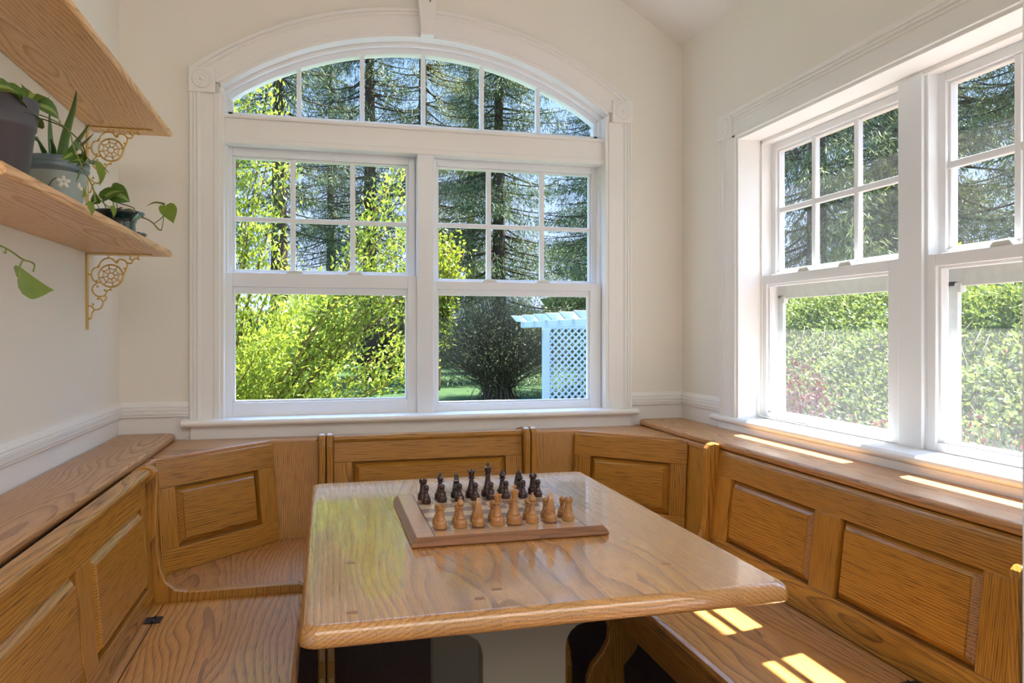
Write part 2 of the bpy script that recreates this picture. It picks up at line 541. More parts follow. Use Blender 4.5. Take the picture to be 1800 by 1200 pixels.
W1 = thing('window_1', None, None, (XC, YB, 0.87), kind='structure')
for sd in (-1, 1):
    m = MB(); fluted(m, 0.887, 2.098, XC + sd * .879, XC + sd * .772, YB, 0, 'z', 'back'); build('casing', m, M['trim'], W1)
    m = MB(); m.box(XC + sd * .880, XC + sd * .788, YB - .026, YB, 2.098, 2.192)
    cb = build('corner_block', m, M['trim'], W1, bevel=.002)
    rosette(cb, (XC + sd * .834, YB - .026, 2.146), 'y')
# arched head casing with a moulded outer edge
def arc_band(m, bands, n=48, zc0=1.094, r0=1.303, zc1=1.065, r1=1.428, xe0=.779, xe1=.879):
    """bands: list of (t, depth) from inner edge t=0 to outer edge t=1; swept along the arch."""
    rows = []
    for i in range(n + 1):
        s = -1 + 2 * i / n
        row = []
        for t, dep in bands:
            x = s * (xe0 + (xe1 - xe0) * t)
            r = r0 + (r1 - r0) * t; zc = zc0 + (zc1 - zc0) * t
            row.append((XC + x, YB - dep, zc + math.sqrt(r * r - x * x)))
        rows.append(row)
    k = len(bands)
    vs = [p for row in rows for p in row]
    fs = [(i * k + j, i * k + j + 1, (i + 1) * k + j + 1, (i + 1) * k + j) for i in range(n) for j in range(k - 1)]
    m.add(vs, fs, False)
    m.add(rows[0], [tuple(range(k))]); m.add(rows[-1], [tuple(range(k - 1, -1, -1))])
m = MB(); arc_band(m, [(0, 0), (0, .012), (.03, .018), (.12, .018), (.14, .014), (.66, .014), (.70, .017), (.73, .021), (.80, .021), (.83, .017), (.87, .024), (.97, .024), (1, .018), (1, 0)])
build('arched_casing', m, M['trim'], W1)
m = MB(); m.prism([(XC - .024, 2.385), (XC + .024, 2.385), (XC + .041, 2.56), (XC - .041, 2.56)], 'y', YB - .048, YB)
m.prism([(XC - .027, 2.380), (XC + .027, 2.380), (XC + .027, 2.398), (XC - .027, 2.398)], 'y', YB - .052, YB)
ks = build('keystone', m, M['trim'], W1, bevel=.002)
m = MB(); m.tube(catmull([(XC + .008, YB - .047, 2.535), (XC + .008, YB - .058, 2.530), (XC + .008, YB - .064, 2.520), (XC + .008, YB - .060, 2.509), (XC + .008, YB - .052, 2.512)], 4), .0022, 6)
tag(build('hook', m, M['iron'], ks), 'small dark hook')
# jamb lining of the opening (sides and arched head), stepped towards the sash
for sd in (-1, 1):
    m = MB(); m.box(XC + sd * .776, XC + sd * .760, YB - .012, YB + .15, .887, 2.125)
    m.box(XC + sd * .762, XC + sd * .752, YB + .045, YB + .15, .887, 2.118)
    build('jamb', m, M['trim'], W1, bevel=.0015)
m = MB()
def arch_lining(m, ra, rb, za, zb, ya, yb, xe, n=48):
    ins = []; outs = []
    for i in range(n + 1):
        x = -xe + 2 * xe * i / n
        ins.append((XC + x, za + math.sqrt(ra * ra - x * x))); outs.append((XC + x, zb + math.sqrt(rb * rb - x * x)))
    for i in range(n):
        m.prism([ins[i], ins[i + 1], outs[i + 1], outs[i]], 'y', ya, yb)
arch_lining(m, 1.300, 1.312, 1.083, 1.087, YB - .012, YB + .15, .772)
arch_lining(m, 1.294, 1.304, 1.074, 1.083, YB + .045, YB + .15, .765)
build('arched_jamb', m, M['trim'], W1)
# transom between arch light and the pair of sash windows
m = MB()
m.box(XC - .762, XC + .762, YB + .018, YB + .15, 1.945, 2.022)
m.box(XC - .762, XC + .762, YB + .008, YB + .15, 2.020, 2.034)
m.box(XC - .762, XC + .762, YB + .012, YB + .15, 1.925, 1.947)
build('transom', m, M['trim'], W1, bevel=.003)
# arch light
m = MB(); arch_lining(m, 1.288, 1.302, 1.056, 1.074, YB + .07, YB + .115, .772)
m.box(XC - .752, XC + .752, YB + .07, YB + .115, 2.030, 2.057)
for sd in (-1, 1):
    m.box(XC + sd * .772, XC + sd * .737, YB + .07, YB + .115, 2.03, 2.10)
    m.box(XC + sd * .776, XC + sd * .752, YB + .112, YB + .15, 2.03, 2.16)
al = build('arch_light', m, M['vinyl'], W1)
m = MB()
for x in (-.492, -.247, 0, .245, .489):
    m.box(XC + x - .009, XC + x + .009, YB + .08, YB + .105, 2.05, 1.062 + math.sqrt(1.288 ** 2 - x * x))
build('glazing_bars', m, M['vinyl'], al, bevel=.003)
xs = np.linspace(-.74, .74, 41)
m = MB(); m.prism([(XC + x, 1.058 + math.sqrt(1.289 ** 2 - x * x)) for x in xs] + [(XC + .74, 2.05), (XC - .74, 2.05)], 'y', YB + .096, YB + .099)
build('pane', m, M['glass'], al)
m = MB(); m.box(.364, .430, YB + .020, YB + .15, .886, 1.94); build('mullion', m, M['vinyl'], W1, bevel=.003)

def sash_y(parent, x0, x1, z0, z1, gx0, gx1, gz0, gz1, y, bars, glass, lift=False):
    """sliding sash facing -y. gx/gz = visible glass."""
    t = .034
    m = MB()
    m.box(x0, gx0, y, y + t, z0, z1); m.box(gx1, x1, y, y + t, z0, z1)
    m.box(gx0, gx1, y, y + t, z0, gz0); m.box(gx0, gx1, y, y + t, gz1, z1)
    s = build('sash', m, M['vinyl'], parent, bevel=.002)
    m = MB()   # glazing bead, stepped back
    b = .008
    m.box(gx0, gx0 + b, y + .010, y + t, gz0, gz1); m.box(gx1 - b, gx1, y + .010, y + t, gz0, gz1)
    m.box(gx0 + b, gx1 - b, y + .010, y + t, gz0, gz0 + b); m.box(gx0 + b, gx1 - b, y + .010, y + t, gz1 - b, gz1)
    build('glazing_bead', m, M['vinyl'], s, bevel=.0015)
    if bars:
        m = MB()
        for x in bars[0]:
            m.box(x - .010, x + .010, y + .006, y + .026, gz0, gz1)
        for z in bars[1]:
            m.box(gx0, gx1, y + .0065, y + .0255, z - .009, z + .009)
        build('glazing_bars', m, M['vinyl'], s, bevel=.003)
    m = MB(); m.box(gx0, gx1, y + .0145, y + .0175, gz0, gz1); build('pane', m, glass, s)
    return s

# left pair then right pair: outer sash above, inner sash below
UY, LY = YB + .078, YB + .038
sash_y(W1, -.366, .362, 1.402, 1.925, -.341, .335, 1.446, 1.892, UY, ([-.118, .113], [1.650]), M['glass'])
lo1 = sash_y(W1, -.372, .364, .887, 1.438, -.337, .328, .940, 1.385, LY, None, M['glass'])
m = MB(); m.box(-.337, .328, LY + .012, LY + .034, 1.358, 1.385); build('top_rail_step', m, M['vinyl'], lo1, bevel=.002)
sash_y(W1, .430, 1.152, 1.386, 1.925, .452, 1.127, 1.424, 1.896, UY, ([.672, .905], [1.654]), M['glass'])
lo2 = sash_y(W1, .430, 1.155, .887, 1.418, .447, 1.107, .918, 1.385, LY, None, M['glass'])
m = MB(); m.box(.447, 1.107, LY + .012, LY + .034, 1.361, 1.385); build('top_rail_step', m, M['vinyl'], lo2, bevel=.002)
for s, xs, z in ((lo1, (-.11, .12), 1.438), (lo2, (.667, .897), 1.418)):
    for x in xs:
        m = MB(); m.prism([(x - .035, z), (x + .035, z), (x + .022, z + .012), (x - .022, z + .012)], 'y', LY + .004, LY + .030)
        build('sash_latch', m, M['latch'], s, bevel=.003)
# stool and apron
m = MB()
m.prism([(2.914 + .013, .862), (2.918, .866), (2.914, .875), (2.918, .884), (2.927, .888), (YB + .15, .888), (YB + .15, .862)], 'x', -.506, 1.293)
build('stool', m, M['trim'], W1, bevel=.004)
m = MB(); m.box(-.479, 1.270, YB - .018, YB, .806, .862); build('apron', m, M['trim'], W1, bevel=.003)

# right window
W2 = thing('window_2', None, None, (XR, 1.755, 0.87), kind='structure')
YM = 1.755
for sd in (1, -1):
    yo, yi = YM + sd * .871, YM + sd * .757
    m = MB(); fluted(m, .886, 1.953, yo, yi, XR, 0, 'z', 'right'); build('casing', m, M['trim'], W2)
    m = MB(); m.box(XR - .026, XR, yo, YM + sd * .777, 1.953, 2.046)
    cb = build('corner_block', m, M['trim'], W2, bevel=.002)
    rosette(cb, (XR - .026, YM + sd * .824, 2.000), 'x')
m = MB()
prh = [(0, 1.943), (.014, 1.943), (.018, 1.946), (.018, 1.958), (.014, 1.961), (.014, 2.005), (.019, 2.008), (.019, 2.014), (.015, 2.016), (.021, 2.020), (.021, 2.027), (.017, 2.029), (.026, 2.034), (.026, 2.043), (.020, 2.048), (0, 2.048)]
m.prism([(XR - d, z) for d, z in prh], 'y', YM - .777, YM + .777)
build('head_casing', m, M['trim'], W2)
m = MB()
for sd in (1, -1):
    m.box(XR - .012, XR + .17, YM + sd * .7575, YM + sd * .745, .886, 1.9455)
    m.box(XR + .082, XR + .17, YM + sd * .746, YM + sd * .735, .886, 1.9455)
m.box(XR - .012, XR + .17, YM - .745, YM + .745, 1.932, 1.9455)
m.box(XR + .082, XR + .17, YM - .745, YM + .745, 1.918, 1.934)
build('jamb', m, M['trim'], W2, bevel=.0015)
m = MB(); m.box(1.596, 1.688, 1.712, 1.800, .886, 1.925)
m.box(1.606, 1.688, 1.700, 1.712, .886, 1.925)
build('mullion', m, M['vinyl'], W2, bevel=.003)

def sash_x(parent, y0, y1, z0, z1, gy0, gy1, gz0, gz1, x, bars, glass):
    t = .034
    m = MB()
    m.box(x, x + t, y0, gy0, z0, z1); m.box(x, x + t, gy1, y1, z0, z1)
    m.box(x, x + t, gy0, gy1, z0, gz0); m.box(x, x + t, gy0, gy1, gz1, z1)
    s = build('sash', m, M['vinyl'], parent, bevel=.002)
    m = MB(); b = .008
    m.box(x + .010, x + t, gy0, gy0 + b, gz0, gz1); m.box(x + .010, x + t, gy1 - b, gy1, gz0, gz1)
    m.box(x + .010, x + t, gy0 + b, gy1 - b, gz0, gz0 + b); m.box(x + .010, x + t, gy0 + b, gy1 - b, gz1 - b, gz1)
    build('glazing_bead', m, M['vinyl'], s, bevel=.0015)
    if bars:
        m = MB()
        for y in bars[0]:
            m.box(x + .006, x + .026, y - .010, y + .010, gz0, gz1)
        for z in bars[1]:
            m.box(x + .0065, x + .0255, gy0, gy1, z - .010, z + .010)
        build('glazing_bars', m, M['vinyl'], s, bevel=.003)
    m = MB(); m.box(x + .0145, x + .0175, gy0, gy1, gz0, gz1); build('pane', m, glass, s)
    return s
UX, LX = XR + .122, XR + .086
g3 = (2.462 - 1.822) / 3
sash_x(W2, 1.795, 2.495, 1.395, 1.918, 1.822, 2.462, 1.436, 1.892, UX, ([1.822 + g3, 1.822 + 2 * g3], [1.664]), M['dusty'])
g4 = (1.676 - 1.040) / 3
sash_x(W2, 1.015, 1.705, 1.395, 1.918, 1.040, 1.676, 1.436, 1.892, UX, ([1.676 - g4, 1.676 - 2 * g4], [1.664]), M['dusty'])
ra = sash_x(W2, 1.798, 2.498, .888, 1.422, 1.848, 2.468, .912, 1.388, LX, None, M['hazed'])
rb = sash_x(W2, 1.012, 1.700, .888, 1.422, 1.045, 1.672, .912, 1.388, LX, None, M['hazed'])
for s, ys in ((ra, (2.25, 2.04)), (rb, (1.475, 1.26))):
    for y in ys:
        m = MB(); m.prism([(y - .035, 1.422), (y + .035, 1.422), (y + .022, 1.435), (y - .022, 1.435)], 'x', LX + .002, LX + .030)
        build('sash_latch', m, M['latch'], s, bevel=.003)
# insect-screen frames outside the lower sashes (their upper bar shows above the hedge)
for (ya, yb) in ((1.808, 2.49), (1.02, 1.695)):
    m = MB()
    X0, X1 = XR + .150, XR + .165
    m.box(X0, X1, ya, yb, 1.335, 1.395); m.box(X0, X1, ya, yb, .886, .903)
    m.box(X0, X1, ya, ya + .022, .886, 1.35); m.box(X0, X1, yb - .03, yb, .886, 1.35)
    m.box(X0 - .004, X1, yb - .044, yb - .024, 1.318, 1.345)
    build('screen_frame', m, M['alu'], W2, bevel=.002)
m = MB()
m.prism([(1.503, .862), (1.492, .866), (1.488, .874), (1.491, .882), (1.499, .888), (XR + .17, .888), (XR + .17, .862)], 'y', .82, 2.688)
build('stool', m, M['trim'], W2, bevel=.004)
m = MB(); m.box(1.500, XR, .90, 2.63, .835, .862); build('apron', m, M['trim'], W2, bevel=.002)
m = MB()
m.tube(catmull([(1.592, 2.509, 1.035), (1.590, 2.500, .99), (1.584, 2.494, .93), (1.588, 2.488, .900), (1.600, 2.46, .893), (1.602, 2.40, .892), (1.601, 2.30, .893), (1.600, 2.22, .892)], 5), .0032, 6)
tag(build('sensor_cable', m, M['cable'], None, (1.592, 2.50, .89)), 'thin white cable looping down the window jamb onto the white sill', 'cable')

# ------------------------------------------------------------------ banquette
def tilt_matrix(origin, u, lean_deg, n):
    """frame with x along u, z up but leaning back by lean_deg away from n (n = room side)."""
    u = Vector(u).normalized(); n = Vector(n).normalized()
    a = math.radians(lean_deg)
    z = Vector((0, 0, 1)) * math.cos(a) - n * math.sin(a)
    y = z.cross(u)                         # points away from the room when u x .. chosen so
    m = Matrix((u, y, z)).transposed().to_4x4()
    return Matrix.Translation(origin) @ m

def backrest(parent, origin, u, n, lean, length, height, stiles, panels, rail_lo, rail_hi):
    """panelled backrest. stiles: (u0,u1) list; panels: (u0,u1,z0,z1) raised panels; local x along, -y towards the room."""
    Mw = tilt_matrix(origin, u, lean, n)
    ln = WORLD[parent.name].inverted() @ Mw
    g = MB(); g.box(0, length, .018, .026, 0, height)
    b = build('backrest', g, M['oak_x_y'], parent, local=ln, raw=True)
    T = .022
    m = MB(); m.box(0, length, -.004, T, 0, rail_lo); build('rail', m, M['oak_x_y'], b, bevel=.0025, raw=True)
    m = MB(); m.box(0, length, -.004, T, rail_hi, height); build('rail', m, M['oak_x_y'], b, bevel=.0025, raw=True)
    for s0, s1 in stiles:
        m = MB(); m.box(s0, s1, -.0042, T, rail_lo - .0004, rail_hi + .0004); build('stile', m, M['oak_z_y'], b, bevel=.0025, raw=True)
    for (a, c, z0, z1) in panels:
        m = MB()
        g0, rv = .004, .022                # groove width, sloping margin
        yo, yi = .013, -.008               # depth at the groove, at the raised field
        o4 = [(a + g0, z0 + g0), (c - g0, z0 + g0), (c - g0, z1 - g0), (a + g0, z1 - g0)]
        i4 = [(a + rv, z0 + rv), (c - rv, z0 + rv), (c - rv, z1 - rv), (a + rv, z1 - rv)]
        e4 = [(a + rv + .0015, z0 + rv + .0015), (c - rv - .0015, z0 + rv + .0015), (c - rv - .0015, z1 - rv - .0015), (a + rv + .0015, z1 - rv - .0015)]
        vs = [(x, .02, z) for x, z in o4] + [(x, yo, z) for x, z in o4] + [(x, yi + .0035, z) for x, z in i4] + [(x, yi, z) for x, z in e4]
        fs = [(12, 13, 14, 15), (3, 2, 1, 0)]
        for k in range(3):
            for i in range(4):
                j = (i + 1) % 4
                fs.append((k * 4 + i, k * 4 + j, (k + 1) * 4 + j, (k + 1) * 4 + i))
        m.add(vs, fs)
        build('raised_panel', m, M['oak_x_y'], b, raw=True)
    return b

PLATE = [(-.215, .818), (-.06, .836), (-.022, .837), (-.004, .832), (.006, .818), (.009, .79), (.006, .68), (.010, .60), (.018, .545), (.032, .506), (.054, .486), (.085, .479), (.12, .478),
         (.36, .478), (.388, .476), (.403, .467), (.406, .452), (.398, .436), (.385, .40), (.385, .33), (.372, .29), (.356, .25), (.358, .21), (.38, .17), (.415, .13), (.43, .09), (.43, 0),
         (.24, 0), (.30, .06), (.304, .12), (.262, .165), (.252, .19), (.262, .22), (.305, .265), (.30, .34), (.25, .39), (.16, .41), (-.215, .415)]

def end_panel_x(parent, side, y0, y1):
    """plate across the room at constant y; side -1 left wall, +1 right wall."""
    base = -.461 if side < 0 else 2 * XC + .461
    m = MB(); m.prism([(base - side * wv, z) for wv, z in [(-.215, .812), (-.0435, .813), (-.0425, .833)] + PLATE[2:]], 'y', y0, y1)
    return build('end_panel', m, M['oak_z_y'], parent, bevel=.005, seg=2)
def end_panel_y(parent, x0, x1):
    m = MB()
    pl = [(wv if wv > -.14 else -.14, z) for wv, z in PLATE]
    m.prism([(2.812 - wv, z) for wv, z in pl], 'x', x0, x1)
    return build('end_panel', m, M['oak_z_x'], parent, bevel=.005, seg=2)

def hinge(parent, x, y, z, sgn):
    m = MB()
    m.box(x - .020, x - .002, y - .022, y + .022, z, z + .0025); m.box(x + .002, x + .020, y - .022, y + .022, z, z + .0025)
    m.tube([(x, y - .023, z + .0025), (x, y - .006, z + .0025)], .0035, 8); m.tube([(x, y + .006, z + .0025), (x, y + .023, z + .0025)], .0035, 8)
    m.tube([(x, y - .006, z + .002), (x, y + .006, z + .002)], .003, 8)
    tag(build('hinge', m, M['iron'], parent), 'black iron hinge')

def side_bench(side, label):
    X = (lambda v: v) if side < 0 else (lambda v: 2 * XC - v)
    ys, ye = 1.135, 2.266
    b = thing('bench', label, 'bench', (X(-.26), 1.7, 0), group='long side benches of the breakfast nook')
    # seat: hinged lid and fixed strip
    m = MB()
    xf = -.056
    prof = [(-.4335, .450), (xf - .014, .450), (xf - .004, .446), (xf, .437), (xf - .003, .427), (xf - .012, .421), (-.4335, .421)]
    m.prism([(X(x), z) for x, z in prof], 'y', ys, ye - .001)
    build('seat', m, M['seat_y'], b, bevel=.0015)
    m = MB(); m.box(X(-.70), X(-.4365), ys, ye - .001, .423, .450); build('seat_strip', m, M['seat_y'], b, bevel=.0015)
    m = MB()
    ap = [(-.066, .421), (-.062, .40), (-.064, .375), (-.072, .345), (-.085, .315), (-.088, .306), (-.108, .306), (-.108, .421)]
    m.prism([(X(x), z) for x, z in ap], 'y', ys, ye - .001); build('apron', m, M['oak_y_x'], b, bevel=.003)
    for yh in ((2.135, 1.27) if side < 0 else (2.135, 1.335)):
        hinge(b, X(-.4355), yh, .450, side)
    # backrest: local x runs along +y on the left (room to the right)
    Lh = ye - ys
    if side < 0:
        backrest(b, (-.4625, ys, .452), (0, 1, 0), (1, 0, 0), 4.2, Lh, .372,
                 [(0, .059), (.521, .612), (1.079, Lh)], [(.059, .521, .055, .282), (.612, 1.079, .055, .282)], .055, .282)
    else:
        backrest(b, (2 * XC + .4625, ye - .001, .452), (0, -1, 0), (-1, 0, 0), 6.5, Lh, .352,
                 [(0, .092), (.518, .620), (1.046, Lh)], [(.092, .518, .078, .282), (.620, 1.046, .078, .282)], .078, .282)
        m = MB(); m.prism([(2 * XC + .461 - wv, z) for wv, z in [(-.215, .775), (-.02, .775), (-.008, .772), (0, .764), (.003, .75)]] + [(2 * XC + .461 - .006, .452), (2 * XC + .461 + .215, .452)], 'y', ys - .024, ys - .001)
        build('end_panel', m, M['oak_z_y'], b, bevel=.004)
    # rounded top rail of the backrest
    m = MB()
    m.prism([(X(-.482 - (.0345 if side > 0 else 0) + math.cos(a) * .015), .815 - (.0145 if side > 0 else 0) + math.sin(a) * .013) for a in np.linspace(-PI / 2, PI / 2, 9)] + [(X(-.506 - (.02 if side > 0 else 0)), .828 - (.0145 if side > 0 else 0)), (X(-.506 - (.02 if side > 0 else 0)), .802 - (.0145 if side > 0 else 0))], 'y', ys, ye - .001)
    build('top_rail', m, M['oak_y_z'], b)
    return b
side_bench(-1, 'long oak bench along the left wall below the plant shelves, hinged seat')
side_bench(1, 'long oak bench along the right wall under the twin window, sun patches on seat')

def corner_bench(side, label):
    X = (lambda v: v) if side < 0 else (lambda v: 2 * XC - v)
    fl = (lambda p: [(X(x), y) for x, y in p])
    b = thing('corner_bench', label, 'bench', (X(-.4), 2.55, 0), group='angled corner benches of the breakfast nook')
    A, B = Vector((X(-.480), 2.480, .462)), Vector((X(-.155), 2.805, .462))
    m = MB(); m.prism(fl([(-.49, 2.2965), (-.0185, 2.2965), (-.0185, 2.83), (-.15, 2.83), (-.49, 2.48)]), 'z', .437, .462)
    build('seat', m, M['seat_d'], b)
    end_panel_x(b, side, 2.268, 2.2955)
    if side < 0:
        end_panel_y(b, -.018, .006)
    else:
        end_panel_y(b, X(.006), X(-.018))
    # diagonal panelled back
    if side < 0:
        u = B - A; org = A
    else:
        u = A - B; org = B
    Ld = u.length
    n = Vector((1, -1, 0)) if side < 0 else Vector((-1, -1, 0))
    l0, l1 = (.062, .388) if side < 0 else (Ld - .388, Ld - .062)
    backrest(b, org, u, n, 7.0, Ld, .345, [(0, l0), (l1, Ld)], [(l0, l1, .072, .262)], .072, .262)
    # plain boards either side of the diagonal
    if side < 0:
        Mw = tilt_matrix(Vector((-.26, 2.812, .462)), (1, 0, 0), 7.0, (0, -1, 0))
    else:
        Mw = tilt_matrix(Vector((X(-.019), 2.808, .462)), (1, 0, 0), 7.0, (0, -1, 0))
    m = MB(); m.box(0, .241, 0, .018, 0, .345)
    build('back_board', m, M['oak_z_y'], b, local=WORLD[b.name].inverted() @ Mw, raw=True, bevel=.001)
    if side < 0:
        Mw = tilt_matrix(Vector((-.485, 2.297, .462)), (0, 1, 0), 5.0, (1, 0, 0))
    else:
        Mw = tilt_matrix(Vector((X(-.485), 2.57, .462)), (0, -1, 0), 5.0, (-1, 0, 0))
    m = MB(); m.box(0, .272, 0, .018, 0, .345)
    build('side_board', m, M['oak_z_y'], b, local=WORLD[b.name].inverted() @ Mw, raw=True, bevel=.001)
    # top board following the corner
    top = [(XL + .003, YB - .003), (XL + .003, 2.30), (-.512, 2.30), (-.509, 2.535), (-.196, 2.862), (-.019, 2.866), (-.019, YB - .020), (-.49, YB - .020), (-.49, YB - .003)]
    m = MB(); m.prism(fl(top), 'z', .791, .8145); build('cap', m, M['cap_x'], b, bevel=.007, seg=3)
    return b
corner_bench(-1, 'angled oak corner bench at left of the arched window, raised seat with rounded edge')
corner_bench(1, 'angled oak corner bench at right of the arched window, behind the table corner')

b = thing('bench', 'short oak bench under the arched window between paired end panels, behind the table', 'bench', (XC, 2.6, 0))
end_panel_y(b, .0095, .034); end_panel_y(b, 2 * XC - .034, 2 * XC - .0095)
m = MB(); m.box(.0355, 2 * XC - .0355, 2.405, 2.83, .423, .450); build('seat', m, M['seat_x'], b, bevel=.006)
m = MB(); m.box(.0355, 2 * XC - .0355, 2.43, 2.452, .33, .4225); build('apron', m, M['oak_x_y'], b, bevel=.003)
Lc = 2 * XC - .071
backrest(b, Vector((.0355, 2.812, .452)), (1, 0, 0), (0, -1, 0), 6.0, Lc, .362, [(0, .068), (Lc - .068, Lc)], [(.068, Lc - .068, .07, .276)], .07, .276)
m = MB()
m.prism([(2.852 - math.cos(a) * .014, .812 + math.sin(a) * .014) for a in np.linspace(-PI / 2, PI / 2, 9)] + [(YB - .020, .826 - .0115), (YB - .020, .798)], 'x', .0355, 2 * XC - .0355)
build('cap', m, M['oak_x_z'], b)

# ledges on top of the side benches
def ledge(side, label):
    X = (lambda v: v) if side < 0 else (lambda v: 2 * XC - v)
    xf = -.524 if side < 0 else -.506
    r = .045
    pts = [(XL + .002, 1.0)] + [(xf, 1.0)]
    pts += [(xf - r + r * math.cos(a), YB - .004 - r + r * math.sin(a)) for a in np.linspace(0, PI / 2, 7)] + [(XL + .002, YB - .004)]
    m = MB(); m.prism([(X(x), y) for x, y in pts], 'z', .8155, .8395)
    o = build('ledge', m, M['cap_y'], None, (X(-.62), 2.0, .8155), bevel=.009, seg=3)
    tag(o, label, 'ledge', 'oak ledges behind the side benches')
ledge(-1, 'worn oak ledge board with rounded end along the left wall above the bench back')
ledge(1, 'oak ledge board below the right window sill with a strip of sunlight')

# ------------------------------------------------------------------ table
TX0, TX1, TY0, TY1, TZ = -.036, .832, 1.196, 2.352, .75
t = thing('dining_table', 'large oak dining table with rounded edge holding the chess set', 'table', (.4, 1.77, 0))
def rounded_rect(x0, x1, y0, y1, r, n=7):
    out = []
    for cx, cy, a0 in ((x1 - r, y0 + r, -PI / 2), (x1 - r, y1 - r, 0), (x0 + r, y1 - r, PI / 2), (x0 + r, y0 + r, PI)):
        for i in range(n):
            a = a0 + PI / 2 * i / (n - 1)
            out.append((cx + r * math.cos(a), cy + r * math.sin(a)))
    return out
def stacked(m, layers):
    """loft of equal-count outlines [(outline, z)]"""
    n = len(layers[0][0]); vs = []; fs = []
    for ol, z in layers:
        vs += [(x, y, z) for x, y in ol]
    for j in range(len(layers) - 1):
        for i in range(n):
            fs.append((j * n + i, j * n + (i + 1) % n, (j + 1) * n + (i + 1) % n, (j + 1) * n + i))
    m.add(vs, fs, True)
    b0 = len(m.v) - len(vs)
    m.f.append([b0 + i for i in range(n - 1, -1, -1)]); m.s.append(False); m.m.append(m.mat)
    t0 = b0 + (len(layers) - 1) * n
    m.f.append([t0 + i for i in range(n)]); m.s.append(False); m.m.append(m.mat)
m = MB()
lay = []
for off, z in ((.012, .7145), (.004, .7155), (-.001, .719), (-.002, .725), (-.001, .734), (.001, .741), (.005, .7465), (.010, .7492), (.016, .750)):
    lay.append((rounded_rect(TX0 + off, TX1 - off, TY0 + off, TY1 - off, .024), z))
stacked(m, lay)
build('tabletop', m, M['table'], t)
PLUG = plain('plug_wood', rgb(150, 100, 58), .4)
for x, y in ((.045, 1.25), (.262, 1.262), (.052, 1.52), (.30, 1.30), (.66, 1.36)):
    m = MB(); m.box(x - .009, x + .009, y - .006, y + .006, .7496, .7503)
    tag(build('plug', m, PLUG, t), 'small darker wood plug')
LEGW = [(.086, 0), (.086, .575), (.089, .592), (.097, .606), (.110, .616), (.126, .620), (.37, .620), (.37, .7140)]
LEGW = LEGW + [(-x, z) for x, z in reversed(LEGW)]
for ya in (1.43, 2.12):
    m = MB(); m.prism([(.388 + x, z) for x, z in LEGW], 'y', ya, ya + .045)
    build('leg_board', m, M['legpaint'], t, bevel=.003)
m = MB(); m.box(.36, .416, 1.475, 2.12, .12, .20); build('stretcher', m, M['legpaint'], t, bevel=.003)

# ------------------------------------------------------------------ chess set
def board_mat():
    m, nt, out = new_mat('chess_board_inlay')
    tc = N(nt, 'ShaderNodeTexCoord'); sp = N(nt, 'ShaderNodeSeparateXYZ')
    L(nt, tc.outputs['Object'], sp.inputs[0])
    sq = .0428
    ix = math_node(nt, 'FLOOR', math_node(nt, 'DIVIDE', math_node(nt, 'ADD', sp.outputs[0], 4 * sq), sq))
    iy = math_node(nt, 'FLOOR', math_node(nt, 'DIVIDE', math_node(nt, 'ADD', sp.outputs[1], 4 * sq), sq))
    par = math_node(nt, 'FLOORED_MODULO', math_node(nt, 'ADD', ix, iy), 2.0)
    ins = math_node(nt, 'MULTIPLY', math_node(nt, 'LESS_THAN', math_node(nt, 'ABSOLUTE', sp.outputs[0]), 4 * sq), math_node(nt, 'LESS_THAN', math_node(nt, 'ABSOLUTE', sp.outputs[1]), 4 * sq))
    mp = N(nt, 'ShaderNodeMapping'); mp.inputs['Scale'].default_value = (300, 12, 100)
    L(nt, tc.outputs['Object'], mp.inputs[0])
    nz = N(nt, 'ShaderNodeTexNoise'); nz.inputs['Scale'].default_value = 1; L(nt, mp.outputs[0], nz.inputs['Vector'])
    def mix(f, a, b):
        x = N(nt, 'ShaderNodeMix', data_type='RGBA', blend_type='MIX')
        L(nt, f, x.inputs['Factor'])
        for k, c in (('A', a), ('B', b)):
            if isinstance(c, tuple): x.inputs[k].default_value = c
            else: L(nt, c, x.inputs[k])
        return x.outputs['Result']
    lightc = mix(nz.outputs['Fac'], rgb(226, 200, 160), rgb(206, 172, 128))
    darkc = mix(nz.outputs['Fac'], rgb(166, 130, 108), rgb(138, 104, 84))
    field = mix(par, darkc, lightc)
    border = mix(nz.outputs['Fac'], rgb(202, 160, 122), rgb(178, 134, 98))
    col = mix(ins, border, field)
    ax_, ay_ = math_node(nt, 'ABSOLUTE', sp.outputs[0]), math_node(nt, 'ABSOLUTE', sp.outputs[1])
    l1 = math_node(nt, 'LESS_THAN', math_node(nt, 'ABSOLUTE', math_node(nt, 'SUBTRACT', ax_, 4 * sq + .0012)), .0014)
    l2 = math_node(nt, 'LESS_THAN', math_node(nt, 'ABSOLUTE', math_node(nt, 'SUBTRACT', ay_, 4 * sq + .0012)), .0006)
    col = mix(math_node(nt, 'MAXIMUM', l1, l2), col, rgb(34, 24, 18))
    p = N(nt, 'ShaderNodeBsdfPrincipled'); p.inputs['Roughness'].default_value = .28; p.inputs['Coat Weight'].default_value = .4
    L(nt, col, p.inputs['Base Color']); L(nt, p.outputs[0], out.inputs[0])
    return m
BXC, BYC, BZ = .4045, 1.8050, .771
M['walnut'] = oak('walnut_edge', 'x', (150, 98, 58), (84, 50, 28), .3, .4, ring=60, flat='z')
cb = thing('chess_board', 'inlaid wooden chess board with walnut edge lying on the oak table', 'chess board', (BXC, BYC, .7506))
m = MB()
stacked(m, [(rounded_rect(BXC - .2105, BXC + .2105, BYC - .2105, BYC + .2105, .0015, 2), .7507 + .003), (rounded_rect(BXC - .2105, BXC + .2105, BYC - .2105, BYC + .2105, .0015, 2), BZ)])
for i in range(len(m.s)): m.s[i] = False
m.v = [(x - BXC, y - BYC, z - BZ) for x, y, z in m.v]
